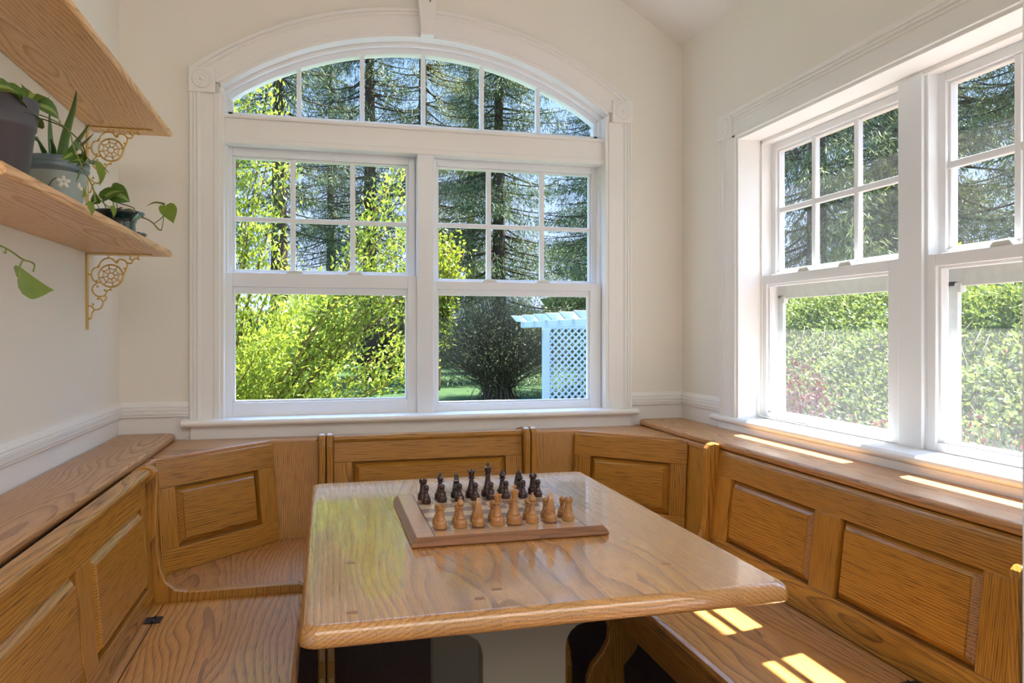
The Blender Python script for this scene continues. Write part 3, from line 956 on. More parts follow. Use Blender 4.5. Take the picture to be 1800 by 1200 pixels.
build('inlay', m, board_mat(), cb, local=Matrix.Translation((0, 0, BZ - .7506)), raw=True)
m = MB()
h = .2105
for sx, sy, ax in ((0, -1, 'x'), (0, 1, 'x'), (-1, 0, 'y'), (1, 0, 'y')):
    pf = [(0, .7507), (.0105, .7507), (.0125, .754), (.011, .760), (.002, BZ), (0, BZ)]
    a0, b0 = -h, h
    vs = []
    for d, z in pf:
        for e in (-1, 1):
            ln = (h + d) * e
            vs.append((BXC + ln, BYC + sy * (h + d), z) if ax == 'x' else (BXC + sx * (h + d), BYC + ln, z))
    k = len(pf)
    fs = [(2 * i, 2 * i + 1, 2 * ((i + 1) % k) + 1, 2 * ((i + 1) % k)) for i in range(k)]
    if (ax == 'x' and sy > 0) or (ax == 'y' and sx < 0):
        fs = [tuple(reversed(q)) for q in fs]
    m.add(vs, fs)
build('edge_moulding', m, M['walnut'], cb)

def piece_wood(name, c1, c2, rough):
    m, nt, out = new_mat(name)
    tc = N(nt, 'ShaderNodeTexCoord'); oi = N(nt, 'ShaderNodeObjectInfo')
    ad = N(nt, 'ShaderNodeVectorMath', operation='ADD')
    L(nt, tc.outputs['Object'], ad.inputs[0]); L(nt, oi.outputs['Random'], ad.inputs[1])
    mp = N(nt, 'ShaderNodeMapping'); mp.inputs['Scale'].default_value = (90, 90, 18)
    L(nt, ad.outputs[0], mp.inputs[0])
    nz = N(nt, 'ShaderNodeTexNoise'); nz.inputs['Scale'].default_value = 1; nz.inputs['Detail'].default_value = 3
    L(nt, mp.outputs[0], nz.inputs['Vector'])
    mx = N(nt, 'ShaderNodeMix', data_type='RGBA', blend_type='MIX'); mx.inputs['A'].default_value = c1; mx.inputs['B'].default_value = c2
    L(nt, nz.outputs['Fac'], mx.inputs['Factor'])
    p = N(nt, 'ShaderNodeBsdfPrincipled'); p.inputs['Roughness'].default_value = rough; p.inputs['Coat Weight'].default_value = .35; p.inputs['Coat Roughness'].default_value = .15
    L(nt, mx.outputs['Result'], p.inputs['Base Color']); L(nt, p.outputs[0], out.inputs[0])
    return m
PW = piece_wood('boxwood', rgb(192, 138, 78), rgb(152, 98, 48), .34)
PD = piece_wood('rosewood', rgb(74, 42, 32), rgb(44, 24, 20), .3)
PK = piece_wood('ebony_stained', rgb(44, 36, 34), rgb(30, 24, 24), .26)
FELT = plain('green_felt', rgb(52, 74, 48), .9)

def base_prof(r, s):
    return [(r * .96, 0), (r, .001), (r, .0045 * s), (r * .97, .006 * s), (r * .99, .008 * s), (r * .97, .012 * s), (r * .84, .0165 * s), (r * .70, .0185 * s), (r * .72, .020 * s), (r * .66, .0215 * s)]
def chess_mesh(kind):
    m = MB()
    o = (0, 0, 0)
    if kind == 'pawn':
        r = .0122
        m.lathe(base_prof(r, .85) + [(r * .50, .0225), (r * .40, .0285), (r * .44, .0295), (r * .66, .0305), (r * .62, .0320), (r * .42, .0328), (r * .54, .0350), (r * .63, .0385), (r * .60, .0415), (r * .45, .0445), (r * .22, .0462), (.0003, .0465)], o, 20)
    elif kind == 'rook':
        r = .0148
        m.lathe(base_prof(r, 1.0) + [(r * .60, .0255), (r * .54, .036), (r * .53, .0405), (r * .68, .0425), (r * .70, .0440), (r * .70, .0475), (r * .50, .0475), (.0003, .0465)], o, 24)
        for i in range(6):
            a0 = 2 * PI * i / 6; vs = []
            for rr in (r * .48, r * .705):
                for da in (-.32, -.11, .11, .32):
                    for z in (.0473, .0520):
                        vs.append((rr * math.cos(a0 + da), rr * math.sin(a0 + da), z))
            fs = []
            for k in range(3):
                i0, j0 = k * 2, 8 + k * 2
                fs += [(i0 + 1, j0 + 1, j0 + 3, i0 + 3), (j0, j0 + 2, j0 + 3, j0 + 1), (i0, i0 + 1, i0 + 3, i0 + 2)]
            fs += [(0, 8, 9, 1), (6, 7, 15, 14)]
            m.add(vs, fs)
    elif kind == 'bishop':
        r = .0156
        m.lathe(base_prof(r, 1.0) + [(r * .50, .027), (r * .36, .040), (r * .35, .0425), (r * .62, .0440), (r * .60, .0455), (r * .38, .0465), (r * .44, .0485), (r * .56, .0520), (r * .50, .0565), (r * .30, .0615), (r * .17, .0635), (r * .16, .0645), (r * .21, .0660), (r * .15, .0678), (.0003, .0684)], o, 22)
    elif kind == 'queen':
        r = .0166
        m.lathe(base_prof(r, 1.08) + [(r * .52, .029), (r * .36, .043), (r * .34, .0475), (r * .62, .0490), (r * .60, .0505), (r * .38, .0515), (r * .42, .0535), (r * .46, .0600), (r * .60, .0668), (r * .58, .0676), (r * .44, .0672), (r * .24, .0700), (r * .10, .0712), (r * .14, .0730), (r * .09, .0744), (.0003, .0748)], o, 24)
        for i in range(9):
            a = 2 * PI * i / 9
            m.sphere((r * .54 * math.cos(a), r * .54 * math.sin(a), .0678), .0019, 5)
    elif kind == 'king':
        r = .0182
        m.lathe(base_prof(r, 1.12) + [(r * .52, .030), (r * .36, .047), (r * .34, .0535), (r * .62, .0552), (r * .60, .0568), (r * .38, .0578), (r * .40, .0605), (r * .46, .0680), (r * .56, .0738), (r * .54, .0752), (r * .36, .0775), (r * .16, .0788), (r * .15, .0796), (.0003, .080)], o, 24)
        cr = [(-.0016, .0790), (.0016, .0790), (.0011, .0830), (.0046, .0818), (.0050, .0860), (.0012, .0850), (.0017, .0898), (-.0017, .0898), (-.0012, .0850), (-.0050, .0860), (-.0046, .0818), (-.0011, .0830)]
        m.prism(cr, 'y', -.0016, .0016)
    elif kind == 'knight':
        r = .0154
        m.lathe(base_prof(r, 1.0), o, 22)
        # horse head looking along +y: outline in (y, z)
        ol = [(-.0098, .0205), (-.0102, .030), (-.0090, .042), (-.0066, .053), (-.0040, .0595), (-.0022, .0648), (-.0004, .0606), (.0030, .0590), (.0066, .0545), (.0104, .0478), (.0118, .0440), (.0104, .0408), (.0074, .0402), (.0056, .0425), (.0026, .0418),
              (.0046, .0370), (.0080, .0310), (.0092, .0250), (.0088, .0205)]
        n = len(ol)
        def wd(z):
            return .0108 - (z - .02) * .150 if z < .062 else .0040
        vs = []
        for sgn in (-1, 1):
            vs += [(sgn * wd(z), y, z) for y, z in ol]
        vs += [(-wd(z) * .55, y * .9, z) for y, z in []]
        m.add(vs, [tuple(range(n)), tuple(range(2 * n - 1, n - 1, -1))] + [(i, n + i, n + (i + 1) % n, (i + 1) % n) for i in range(n)])
        for sx in (-1, 1):       # ears
            m.add([(sx * .0012, -.0030, .0590), (sx * .0046, -.0030, .0585), (sx * .0030, .0004, .0585), (sx * .0032, -.0020, .0672)], [(0, 1, 3), (1, 2, 3), (2, 0, 3), (0, 2, 1)])
    return m
HEADS = {'rook': 'battlements', 'bishop': 'mitre'}
SQ = .0428
KINDS = ['rook', 'bishop', 'knight', 'queen', 'king', 'bishop', 'knight', 'rook']
KINDS = ['rook', 'bishop', 'knight', 'queen', 'king', 'bishop', 'knight', 'rook']
protos = {}
def chess(kind, light, ix, iy, label):
    mat = PW if light else (PK if kind == 'knight' else PD)
    x, y = BXC + (ix - 3.5) * SQ, BYC + (iy - 3.5) * SQ
    x += (RNG.random() - .5) * .004; y += (RNG.random() - .5) * .003
    key = (kind, light)
    if key not in protos:
        m = chess_mesh(kind)
        o = build('chess_' + kind, m, mat, None, loc=(0, 0, 0), bevel=(.0009 if kind == 'knight' else 0))
        m = MB(); m.lathe([(.0105 if kind == 'pawn' else .0128, 0), (.0105 if kind == 'pawn' else .0128, .0006)], (0, 0, -.0006), 18)
        build('felt', m, FELT, o, raw=True)
        protos[key] = o
    else:
        o = copy_tree(protos[key])
    if not any(q.type == 'EDGE_SPLIT' for q in o.modifiers):
        q = o.modifiers.new('crisp_turnings', 'EDGE_SPLIT'); q.split_angle = math.radians(38)
    o.location = (x, y, BZ + .0008)
    o.rotation_euler = (0, 0, (0 if light else PI) + (RNG.random() - .5) * (.5 if kind == 'knight' else 3.0 if kind not in ('king',) else .3))
    tag(o, label, 'chess piece', ('light' if light else 'dark') + ' wooden chess pieces on the board')
WHO = ['left rook', 'left bishop', 'left knight', 'queen', 'king', 'right bishop', 'right knight', 'right rook']
for i, k in enumerate(KINDS):
    sidew = {0: 'left', 1: 'left', 2: 'left', 5: 'right', 6: 'right', 7: 'right'}.get(i)
    what = {'rook': 'rook with castle battlements', 'bishop': 'bishop with pointed mitre', 'knight': 'knight horse head', 'queen': 'queen with beaded crown', 'king': 'king topped by a cross'}[k]
    lw = 'light wooden %s in the near row%s' % (what, (', ' + sidew + ' one of two') if sidew else '')
    dw = 'dark wooden %s in the far row%s' % (what, (', ' + sidew + ' one of two') if sidew else '')
    chess(k, True, i, 0, lw); chess(k, False, i, 7, dw)
    chess('pawn', True, i, 1, 'light wooden round-headed pawn standing behind the light %s' % WHO[i])
    chess('pawn', False, i, 6, 'dark wooden round-headed pawn standing in front of the dark %s' % WHO[i])

# ------------------------------------------------------------------ plant shelves and brackets
def shelf(z0, z1, label):
    m = MB()
    x0, xf = XL + .002, -.486
    m.prism([(x0, z0), (xf - .006, z0), (xf - .001, z0 + .003), (xf, z0 + .006), (xf, z0 + .014), (xf - .003, z0 + .0155), (xf - .003, z0 + .018), (xf - .007, z1), (x0, z1)], 'y', 1.335, 2.665)
    o = build('wall_shelf', m, M['shelf'], None, (-.60, 2.0, z0), bevel=.0012)
    tag(o, label, 'shelf', 'oak wall shelves on brass brackets')
S1, S2 = 1.4585, 1.856
shelf(S1, S1 + .0225, 'lower oak wall shelf with moulded edge carrying the potted plants')
shelf(S2, S2 + .0225, 'upper oak wall shelf with moulded edge above the plants, empty')

def bracket(z, label):
    """cast brass bracket in the plane across the wall; drawn on a grid, then scaled."""
    y = 2.592
    def P(p):
        return (-.7195 + (p[0] - 150) * .000190, y, z - .0015 - (p[1] - .064 * (p[0] - 150) - 95) * .0002077)
    m = MB()
    m.box(-.7215, -.7175, y - .009, y + .009, z - .240, z - .0005)
    m.box(-.7215, -.532, y - .009, y + .009, z - .0035, z - .0005)
    def curve(pts, r=.0024, n=5):
        m.tube(catmull([P(p) for p in pts], n), r, 7)
    curve([(330, 300), (350, 240), (400, 195), (460, 178), (520, 190), (560, 225), (585, 255), (612, 245), (606, 225)])
    curve([(585, 240), (620, 215), (670, 208), (720, 230), (755, 280), (750, 330), (725, 390), (695, 430)])
    curve([(755, 265), (800, 275), (830, 255), (845, 220), (880, 200), (925, 205)])
    curve([(800, 150), (800, 200), (830, 225)]); curve([(930, 160), (915, 185), (880, 200)])
    curve([(335, 300), (310, 312), (260, 320), (225, 360), (215, 420), (230, 480), (265, 520), (300, 540)])
    curve([(470, 112), (470, 178)]); curve([(155, 415), (215, 415)])
    curve([(300, 545), (255, 580), (225, 630), (240, 690), (290, 740), (350, 755), (410, 745), (435, 700), (440, 680), (480, 660), (500, 655)])
    curve([(510, 620), (500, 660)]); curve([(300, 540), (345, 545)])
    curve([(310, 750), (350, 790), (390, 830), (430, 800), (435, 765), (410, 745)])
    curve([(390, 830), (380, 880), (350, 930), (300, 950), (250, 940), (215, 900), (165, 885)])
    curve([(260, 950), (225, 990), (215, 1040), (195, 1085), (165, 1080)])
    for p in ((612, 228), (800, 205), (928, 215), (715, 350), (700, 440), (415, 665), (500, 662), (310, 790), (240, 868), (305, 600), (320, 290), (290, 515)):
        q = P(p); m.sphere(q, .0036, 7)
    cx, cz = -.7195 + 355 * .00019, z - .0015 - (450 - .064 * 355 - 95) * .0002077
    rg = lambda r, k=36: [(cx + r * math.cos(2 * PI * i / k), y, cz + r * math.sin(2 * PI * i / k)) for i in range(k)]
    m.tube(rg(.0350), .0027, 8, closed=True); m.tube(rg(.0095, 18), .0019, 6, closed=True)
    web = []
    for i in range(8):
        a = 2 * PI * (i + .25) / 8; b2 = a + PI / 8
        m.tube([(cx + .009 * math.cos(a), y, cz + .009 * math.sin(a)), (cx + .0345 * math.cos(a), y, cz + .0345 * math.sin(a))], .0018, 6)
        web += [(cx + .0262 * math.cos(a), y, cz + .0262 * math.sin(a)), (cx + .0205 * math.cos(b2), y, cz + .0205 * math.sin(b2))]
    m.tube(web, .0016, 6, closed=True)
    o = build('shelf_bracket', m, M['brass'], None, (-.715, y, z - .24))
    tag(o, label, 'bracket', 'ornate brass shelf brackets')
bracket(S1, 'ornate brass bracket with wheel and scrolls under the lower shelf')
bracket(S2, 'ornate brass bracket with wheel and scrolls under the upper shelf, behind the aloe')

# ------------------------------------------------------------------ potted plants
SZ = S1 + .0232
M['greypot'] = plain('charcoal_plastic', rgb(82, 80, 86), .45, .4)
M['bluepot'] = plain('grey_blue_glaze', rgb(152, 166, 160), .4, .5, noise=.14, nscale=30, coat=.2)
M['whiteglaze'] = plain('white_glaze', rgb(226, 226, 214), .35)
M['greenpot'] = plain('dark_green_glaze', rgb(30, 52, 50), .16, .6, noise=.3, nscale=40, coat=.6)
M['tan'] = plain('tan_glaze', rgb(206, 168, 96), .35, noise=.1, nscale=20)
M['soil'] = plain('potting_soil', rgb(46, 34, 26), .95, .1, noise=.4, nscale=120)
M['pothos'] = leaf_mat('pothos_leaf', (50, 82, 26), (86, 118, 40), (140, 164, 74), .2, .35, 40)
M['pale_leaf'] = leaf_mat('pale_leaf', (106, 130, 40), (134, 154, 62), None, .3, .4, 40)
M['leaf_mid'] = leaf_mat('leaf_midstripe', (112, 142, 56), (150, 172, 92), None, .2, .35, 40)
M['stem'] = plain('plant_stem', rgb(120, 132, 56), .5)
M['brownstem'] = plain('brown_stem', rgb(88, 70, 40), .6)
M['aloe'] = plain('aloe_skin', rgb(74, 108, 58), .4, .5, noise=.35, nscale=160)

def heart_leaf(m, base, tip, normal, width, fold=.25, droop=.15):
    """cupped heart-shaped leaf from base to tip."""
    base, tip = Vector(base), Vector(tip)
    d = tip - base; ln = d.length; d.normalize()
    n = Vector(normal); n = (n - d * n.dot(d)).normalized()
    s = d.cross(n)
    ts = [0.0, .06, .16, .30, .46, .62, .78, .90, 1.0]
    ws = [.10, .62, .92, 1.0, .92, .72, .44, .18, .0]
    bk = [-.05, -.13, -.10, 0, 0, 0, 0, 0, 0]
    rows = []
    for t_, w_, b_ in zip(ts, ws, bk):
        c = base + d * ln * t_ + n * (ln * droop * math.sin(PI * t_) - ln * droop * .5 * t_ * t_)
        hw = width * .5 * w_
        e = d * ln * b_
        rows.append([c + s * hw + n * fold * hw + e, c + s * hw * .26 + n * fold * .2 * hw + e * .4, c, c - s * hw * .26 + n * fold * .2 * hw + e * .4, c - s * hw + n * fold * hw + e])
    vs = [p for r_ in rows for p in r_]
    b0 = len(m.f)
    fs = [(i * 5 + j, i * 5 + j + 1, (i + 1) * 5 + j + 1, (i + 1) * 5 + j) for i in range(len(rows) - 1) for j in range(4)]
    m.add(vs, fs, True)
    for k_ in range(len(fs)):
        if k_ % 4 in (1, 2) and k_ >= 8:
            m.m[b0 + k_] = 1

def leaf_obj(parent, base, tip, normal, width, mat='pothos', **kw):
    m = MB(); heart_leaf(m, base, tip, normal, width, **kw)
    return build('leaf', m, [M[mat], M['leaf_mid'] if mat == 'pothos' else M[mat]], parent)
def stem_obj(parent, pts, r=.0016, mat='stem', name='stem'):
    m = MB(); m.tube(catmull(pts, 5), r, 6)
    return build(name, m, M[mat], parent)

# charcoal plastic pot with trailing vine
gp = thing('potted_vine', 'trailing vine in a charcoal plastic pot at the near end of the lower shelf', 'potted plant', (-.60, 1.60, SZ))
c = (-.60, 1.60, SZ)
m = MB(); m.lathe([(.050, .012), (.052, .014), (.0635, .112), (.0655, .113), (.0665, .118), (.0700, .160), (.0715, .163), (.0715, .167), (.0675, .168), (.066, .15), (.064, .145)], c, 36, cap=False)
build('pot', m, M['greypot'], gp)
m = MB(); m.lathe([(.050, 0), (.061, .004), (.064, .014), (.067, .016), (.067, .019), (.062, .019), (.058, .011), (.0005, .010)], c, 36)
build('saucer', m, M['greypot'], gp)
m = MB(); m.lathe([(.066, .150), (.03, .153), (.0005, .155)], c, 24, cap=False); build('soil', m, M['soil'], gp)
top = SZ + .155
for base, tip, nrm, wd_ in [((-.565, 1.475, 1.634), (-.540, 1.565, 1.642), (.6, -.4, .7), .042), ((-.560, 1.545, 1.655), (-.538, 1.590, 1.626), (.7, -.5, .5), .036), ((-.565, 1.672, 1.678), (-.540, 1.578, 1.640), (.55, -.5, .7), .050),
                            ((-.575, 1.64, 1.665), (-.555, 1.705, 1.676), (.5, -.6, .6), .040), ((-.555, 1.650, 1.660), (-.528, 1.735, 1.645), (.7, -.6, .4), .044), ((-.55, 1.655, 1.617), (-.54, 1.555, 1.622), (.8, -.2, .6), .026),
                            ((-.63, 1.55, 1.645), (-.62, 1.49, 1.665), (.3, -.6, .8), .045), ((-.64, 1.63, 1.655), (-.66, 1.70, 1.668), (.2, -.5, .8), .045), ((-.58, 1.49, 1.635), (-.545, 1.44, 1.60), (.7, -.6, .3), .035)]:
    leaf_obj(gp, base, tip, nrm, wd_)
    stem_obj(gp, [(-.60 + random.uniform(-.02, .02), 1.60 + random.uniform(-.02, .02), top), ((base[0] - .6) / 2, (base[1] + 1.6) / 2, (base[2] + top) / 2 + .01), base], .0013)
vine = [(-.585, 1.63, top), (-.545, 1.675, top + .006), (-.505, 1.690, 1.622), (-.492, 1.680, 1.588), (-.482, 1.695, 1.553), (-.478, 1.725, 1.535), (-.472, 1.742, 1.512), (-.468, 1.738, 1.487), (-.466, 1.700, 1.474), (-.466, 1.668, 1.468)]
stem_obj(gp, vine, .0014)
stem_obj(gp, [(-.472, 1.742, 1.510), (-.468, 1.79, 1.494), (-.466, 1.84, 1.490)], .0013)
stem_obj(gp, [(-.57, 1.645, top), (-.53, 1.72, 1.638), (-.505, 1.765, 1.618), (-.500, 1.79, 1.592), (-.510, 1.80, 1.565)], .0015, 'brownstem')
for base, tip, nrm, wd_, mt in [((-.497, 1.700, 1.590), (-.515, 1.800, 1.572), (.8, -.3, .5), .026, 'pothos'), ((-.505, 1.79, 1.574), (-.505, 1.700, 1.560), (.8, -.3, .5), .028, 'pothos'), ((-.50, 1.705, 1.578), (-.51, 1.670, 1.556), (.8, -.4, .4), .024, 'pothos'),
                            ((-.49, 1.83, 1.585), (-.485, 1.845, 1.537), (.8, -.5, .1), .024, 'pale_leaf'), ((-.464, 1.845, 1.493), (-.460, 1.852, 1.468), (.8, -.5, .1), .016, 'pale_leaf'), ((-.464, 1.672, 1.472), (-.460, 1.690, 1.446), (.8, -.5, .1), .017, 'pale_leaf'), ((-.466, 1.650, 1.480), (-.464, 1.645, 1.500), (.8, -.5, .1), .008, 'pale_leaf')]:
    leaf_obj(gp, base, tip, nrm, wd_, mt)
stem_obj(gp, [(-.505, 1.765, 1.612), (-.50, 1.80, 1.590), (-.49, 1.83, 1.585)], .0012)
# vine hanging below the shelf at the near end
stem_obj(gp, [(-.60, 1.54, top), (-.60, 1.44, 1.62), (-.585, 1.31, 1.56), (-.565, 1.27, 1.47), (-.545, 1.285, 1.40), (-.520, 1.325, 1.362), (-.503, 1.390, 1.346), (-.500, 1.442, 1.335), (-.500, 1.478, 1.334), (-.500, 1.496, 1.330), (-.500, 1.490, 1.318)], .0015)
stem_obj(gp, [(-.499, 1.445, 1.335), (-.497, 1.425, 1.325), (-.496, 1.414, 1.310), (-.496, 1.414, 1.300)], .0014)
leaf_obj(gp, (-.496, 1.412, 1.300), (-.492, 1.553, 1.287), (.82, -.45, .25), .055, 'pale_leaf', fold=.12, droop=-.08)
stem_obj(gp, [(-.505, 1.385, 1.346), (-.500, 1.372, 1.338), (-.500, 1.362, 1.340)], .001)

# tan vase at the very end of the shelf
m = MB(); m.lathe([(.026, 0), (.031, .004), (.029, .03), (.024, .06), (.021, .075), (.023, .08), (.019, .08), (.017, .07)], (-.540, 1.362, SZ), 24)
tag(build('vase', m, M['tan'], None, (-.540, 1.362, SZ)), 'small tan glazed vase at the near end of the lower shelf', 'vase')

# aloe in a grey-blue glazed pot with white flowers
c = (-.602, 1.930, SZ)
ap = thing('potted_aloe', 'spiky aloe in a grey-blue glazed pot with white flower decoration', 'potted plant', c)
m = MB(); m.lathe([(.046, 0), (.049, .003), (.060, .050), (.064, .092), (.0645, .098), (.068, .101), (.069, .106), (.067, .109), (.069, .113), (.069, .118), (.067, .121), (.0665, .126), (.063, .127), (.060, .120), (.058, .112)], c, 40, cap=False)
build('pot', m, M['bluepot'], ap)
m = MB(); m.lathe([(.0642, .093), (.0665, .0985), (.0690, .1005), (.0702, .106), (.0680, .109), (.0702, .113), (.0702, .119), (.0680, .1215), (.0675, .1265), (.063, .128), (.0595, .121)], c, 40, cap=False)
tag(build('rim', m, plain('slate_glaze', rgb(98, 118, 128), .35, .5, noise=.2, nscale=40, coat=.3), ap), 'ridged slate-blue rim')
m = MB(); m.lathe([(.0605, .112), (.0005, .116)], c, 24, cap=False); build('soil', m, M['soil'], ap)
def on_pot(ang, z):
    r = .060 + (z - .05) * .1 + .0005
    return Vector((c[0] + r * math.cos(ang), c[1] + r * math.sin(ang), c[2] + z)), Vector((math.cos(ang), math.sin(ang), 0))
for ang, z, k in ((-1.02, .068, 5), (-.42, .058, 2), (-2.0, .06, 5), (.4, .066, 5)):
    p0, nn = on_pot(ang, z)
    tt = Vector((-nn.y, nn.x, 0))
    m = MB()
    for i in range(k):
        a = 2 * PI * i / 5 + .3
        dvec = tt * math.cos(a) + Vector((0, 0, 1)) * math.sin(a)
        q = p0 + dvec * .0085
        vs = []; nn2 = dvec.cross(nn)
        for j in range(10):
            b2 = 2 * PI * j / 10
            vs.append(q + dvec * .0072 * math.cos(b2) + nn2 * .0048 * math.sin(b2) - nn * .001)
        vs2 = [q + (v - q) * .7 + nn * .0022 for v in vs]
        m.add(vs + vs2, [tuple(range(10, 20))] + [(j, (j + 1) % 10, 10 + (j + 1) % 10, 10 + j) for j in range(10)], True)
    tag(build('flower_relief', m, M['whiteglaze'], ap), 'raised white flower')
m = MB()
p1 = [on_pot(a, z)[0] for a, z in ((-1.55, .045), (-1.4, .066), (-1.25, .074), (-1.12, .071))]
m.tube(catmull(p1, 5), .0012, 6); build('painted_stem', m, M['brownstem'], ap)
def aloe_leaf(pts, w):
    m = MB()
    P = catmull(pts, 5); k = len(P); vs = []; n = 8
    for i, p in enumerate(P):
        p = Vector(p)
        tdir = (Vector(P[min(i + 1, k - 1)]) - Vector(P[max(i - 1, 0)])).normalized()
        out = Vector((p.x - c[0], p.y - c[1], .0)); out = out - tdir * out.dot(tdir)
        out = out.normalized() if out.length > 1e-5 else tdir.orthogonal().normalized()
        sd = tdir.cross(out)
        f = 1 - (i / (k - 1)) ** 1.6
        for j in range(n):
            a = 2 * PI * j / n
            vs.append(p + sd * math.cos(a) * (w * .5 * f + .0004) + out * math.sin(a) * (w * .24 * f + .0003))
    m.add(vs, [(i * n + j, i * n + (j + 1) % n, (i + 1) * n + (j + 1) % n, (i + 1) * n + j) for i in range(k - 1) for j in range(n)], True)
    build('leaf', m, M['aloe'], ap)
bx, by, bz = c[0], c[1] + .02, c[2] + .115
for pts, w_ in [([(bx, by + .01, bz), (bx + .004, 1.985, 1.68), (bx + .010, 2.022, 1.755), (bx + .008, 2.052, 1.808)], .024), ([(bx - .006, by - .015, bz), (bx - .012, 1.935, 1.66), (bx - .012, 1.930, 1.705), (bx - .010, 1.915, 1.750)], .017),
                ([(bx + .004, by + .02, bz), (bx + .012, 2.01, 1.655), (bx + .02, 2.055, 1.700), (bx + .025, 2.095, 1.738)], .020), ([(bx - .004, by + .03, bz), (bx, 2.04, 1.65), (bx + .006, 2.11, 1.69), (bx + .01, 2.19, 1.738)], .019),
                ([(bx + .012, by + .02, bz), (bx + .035, 2.02, 1.625), (bx + .05, 2.09, 1.637), (bx + .055, 2.16, 1.628)], .018), ([(bx + .012, by - .015, bz), (bx + .038, 1.945, 1.618), (bx + .058, 1.905, 1.585), (bx + .062, 1.865, 1.548)], .016),
                ([(bx - .01, by - .03, bz), (bx - .015, 1.89, 1.628), (bx - .01, 1.835, 1.635), (bx - .005, 1.775, 1.605)], .017), ([(bx - .004, by - .02, bz), (bx + .004, 1.905, 1.63), (bx + .014, 1.85, 1.64)], .014)]:
    aloe_leaf(pts, w_)

# little pothos in a dark green pot with saucer
c = (-.590, 2.425, SZ)
pp = thing('potted_pothos', 'small pothos with variegated leaves in a dark green glazed pot', 'potted plant', c)
m = MB(); m.lathe([(.046, .006), (.047, .010), (.046, .050), (.052, .064), (.066, .074), (.071, .080), (.0705, .084), (.066, .083), (.055, .074), (.046, .066)], c, 36, cap=False); build('pot', m, M['greenpot'], pp)
m = MB(); m.lathe([(.050, 0), (.060, .003), (.074, .016), (.078, .019), (.077, .022), (.066, .012), (.0005, .008)], c, 36); build('saucer', m, M['greenpot'], pp)
m = MB(); m.lathe([(.05, .070), (.0005, .074)], c, 24, cap=False); build('soil', m, M['soil'], pp)
zt = SZ + .07
for base, tip, nrm, wd_, mt in [((-.613, 2.43, 1.622), (-.563, 2.45, 1.603), (.1, -.85, .5), .072, 'pothos'), ((-.628, 2.41, 1.600), (-.572, 2.425, 1.632), (.1, -.7, .7), .050, 'pothos'), ((-.61, 2.45, 1.645), (-.585, 2.46, 1.650), (.1, -.7, .7), .024, 'pothos'),
                            ((-.650, 2.43, 1.590), (-.655, 2.42, 1.618), (.1, -.9, .3), .026, 'pothos'), ((-.463, 2.44, 1.592), (-.440, 2.43, 1.540), (.2, -.95, .2), .050, 'pale_leaf'), ((-.470, 2.45, 1.596), (-.520, 2.44, 1.590), (.1, -.4, .9), .022, 'pothos')]:
    leaf_obj(pp, base, tip, nrm, wd_, mt, fold=.2)
stem_obj(pp, [(-.60, 2.425, zt), (-.603, 2.43, zt + .03), (-.613, 2.43, 1.622)]); stem_obj(pp, [(-.615, 2.42, zt), (-.628, 2.41, 1.600)])
stem_obj(pp, [(-.635, 2.425, zt), (-.642, 2.43, zt + .02), (-.650, 2.43, 1.590)], .0012); stem_obj(pp, [(-.59, 2.43, zt), (-.60, 2.44, zt + .05), (-.61, 2.45, 1.645)], .0014)
stem_obj(pp, [(-.66, 2.40, 1.570), (-.63, 2.395, 1.566), (-.60, 2.40, 1.568), (-.575, 2.405, 1.577)], .002, 'brownstem')
stem_obj(pp, [(-.61, 2.43, 1.60), (-.58, 2.42, 1.590), (-.55, 2.42, 1.580), (-.545, 2.42, 1.572)], .0016, 'brownstem')
stem_obj(pp, [(-.585, 2.43, zt + .02), (-.56, 2.44, 1.578), (-.545, 2.445, 1.560), (-.52, 2.445, 1.552), (-.50, 2.44, 1.540), (-.485, 2.44, 1.522), (-.475, 2.44, 1.518)], .002)
stem_obj(pp, [(-.495, 2.44, 1.538), (-.475, 2.44, 1.555), (-.465, 2.44, 1.575), (-.463, 2.44, 1.592)], .0014); stem_obj(pp, [(-.475, 2.44, 1.518), (-.470, 2.44, 1.55), (-.470, 2.45, 1.596)], .0013)
m = MB(); stacked(m, [(rounded_rect(-.690, -.640, 2.20, 2.34, .02), SZ), (rounded_rect(-.692, -.636, 2.195, 2.345, .022), SZ + .010)])
tag(build('tray', m, M['iron'], None, (-.665, 2.27, SZ)), 'shallow black tray on the lower shelf between the aloe and the small pothos', 'tray')

# ------------------------------------------------------------------ garden
GZ = -0.40
M['lawn'] = plain('lawn', rgb(44, 62, 32), .9, .1, noise=.5, nscale=2.2)  # green darkened to stand in for shade from the trees
M['bark'] = plain('spruce_bark', rgb(74, 60, 48), .9, .1, noise=.4, nscale=6)
M['twig'] = plain('grey_brown_twig', rgb(92, 80, 62), .85, .1, noise=.3, nscale=4)
M['greentwig'] = plain('shrub_twig', rgb(112, 92, 48), .8, .1, noise=.2, nscale=4)
M['spruce'] = leaf_mat('spruce_needles', (48, 60, 36), (86, 100, 56), (150, 126, 72), .25, .6, .55)
M['spruce2'] = leaf_mat('spruce_needles_warm', (62, 72, 38), (112, 116, 58), (170, 142, 78), .3, .6, .8)
M['forsythia'] = leaf_mat('spring_leaf', (96, 116, 26), (152, 160, 56), (198, 194, 112), .45, .5, 2.0)
M['hedge'] = leaf_mat('hedge_leaf', (70, 88, 34), (122, 132, 66), (180, 178, 122), .4, .45, 1.6)
M['barberry'] = leaf_mat('barberry_leaf', (70, 26, 28), (112, 48, 44), (132, 84, 58), .25, .5, 3)
M['bushleaf'] = leaf_mat('bush_leaf', (84, 84, 50), (122, 116, 70), (164, 146, 94), .25, .6, 1.2)
M['yellowtree'] = leaf_mat('yellow_green_leaf', (100, 122, 24), (156, 162, 46), (196, 188, 92), .4, .5, .7)
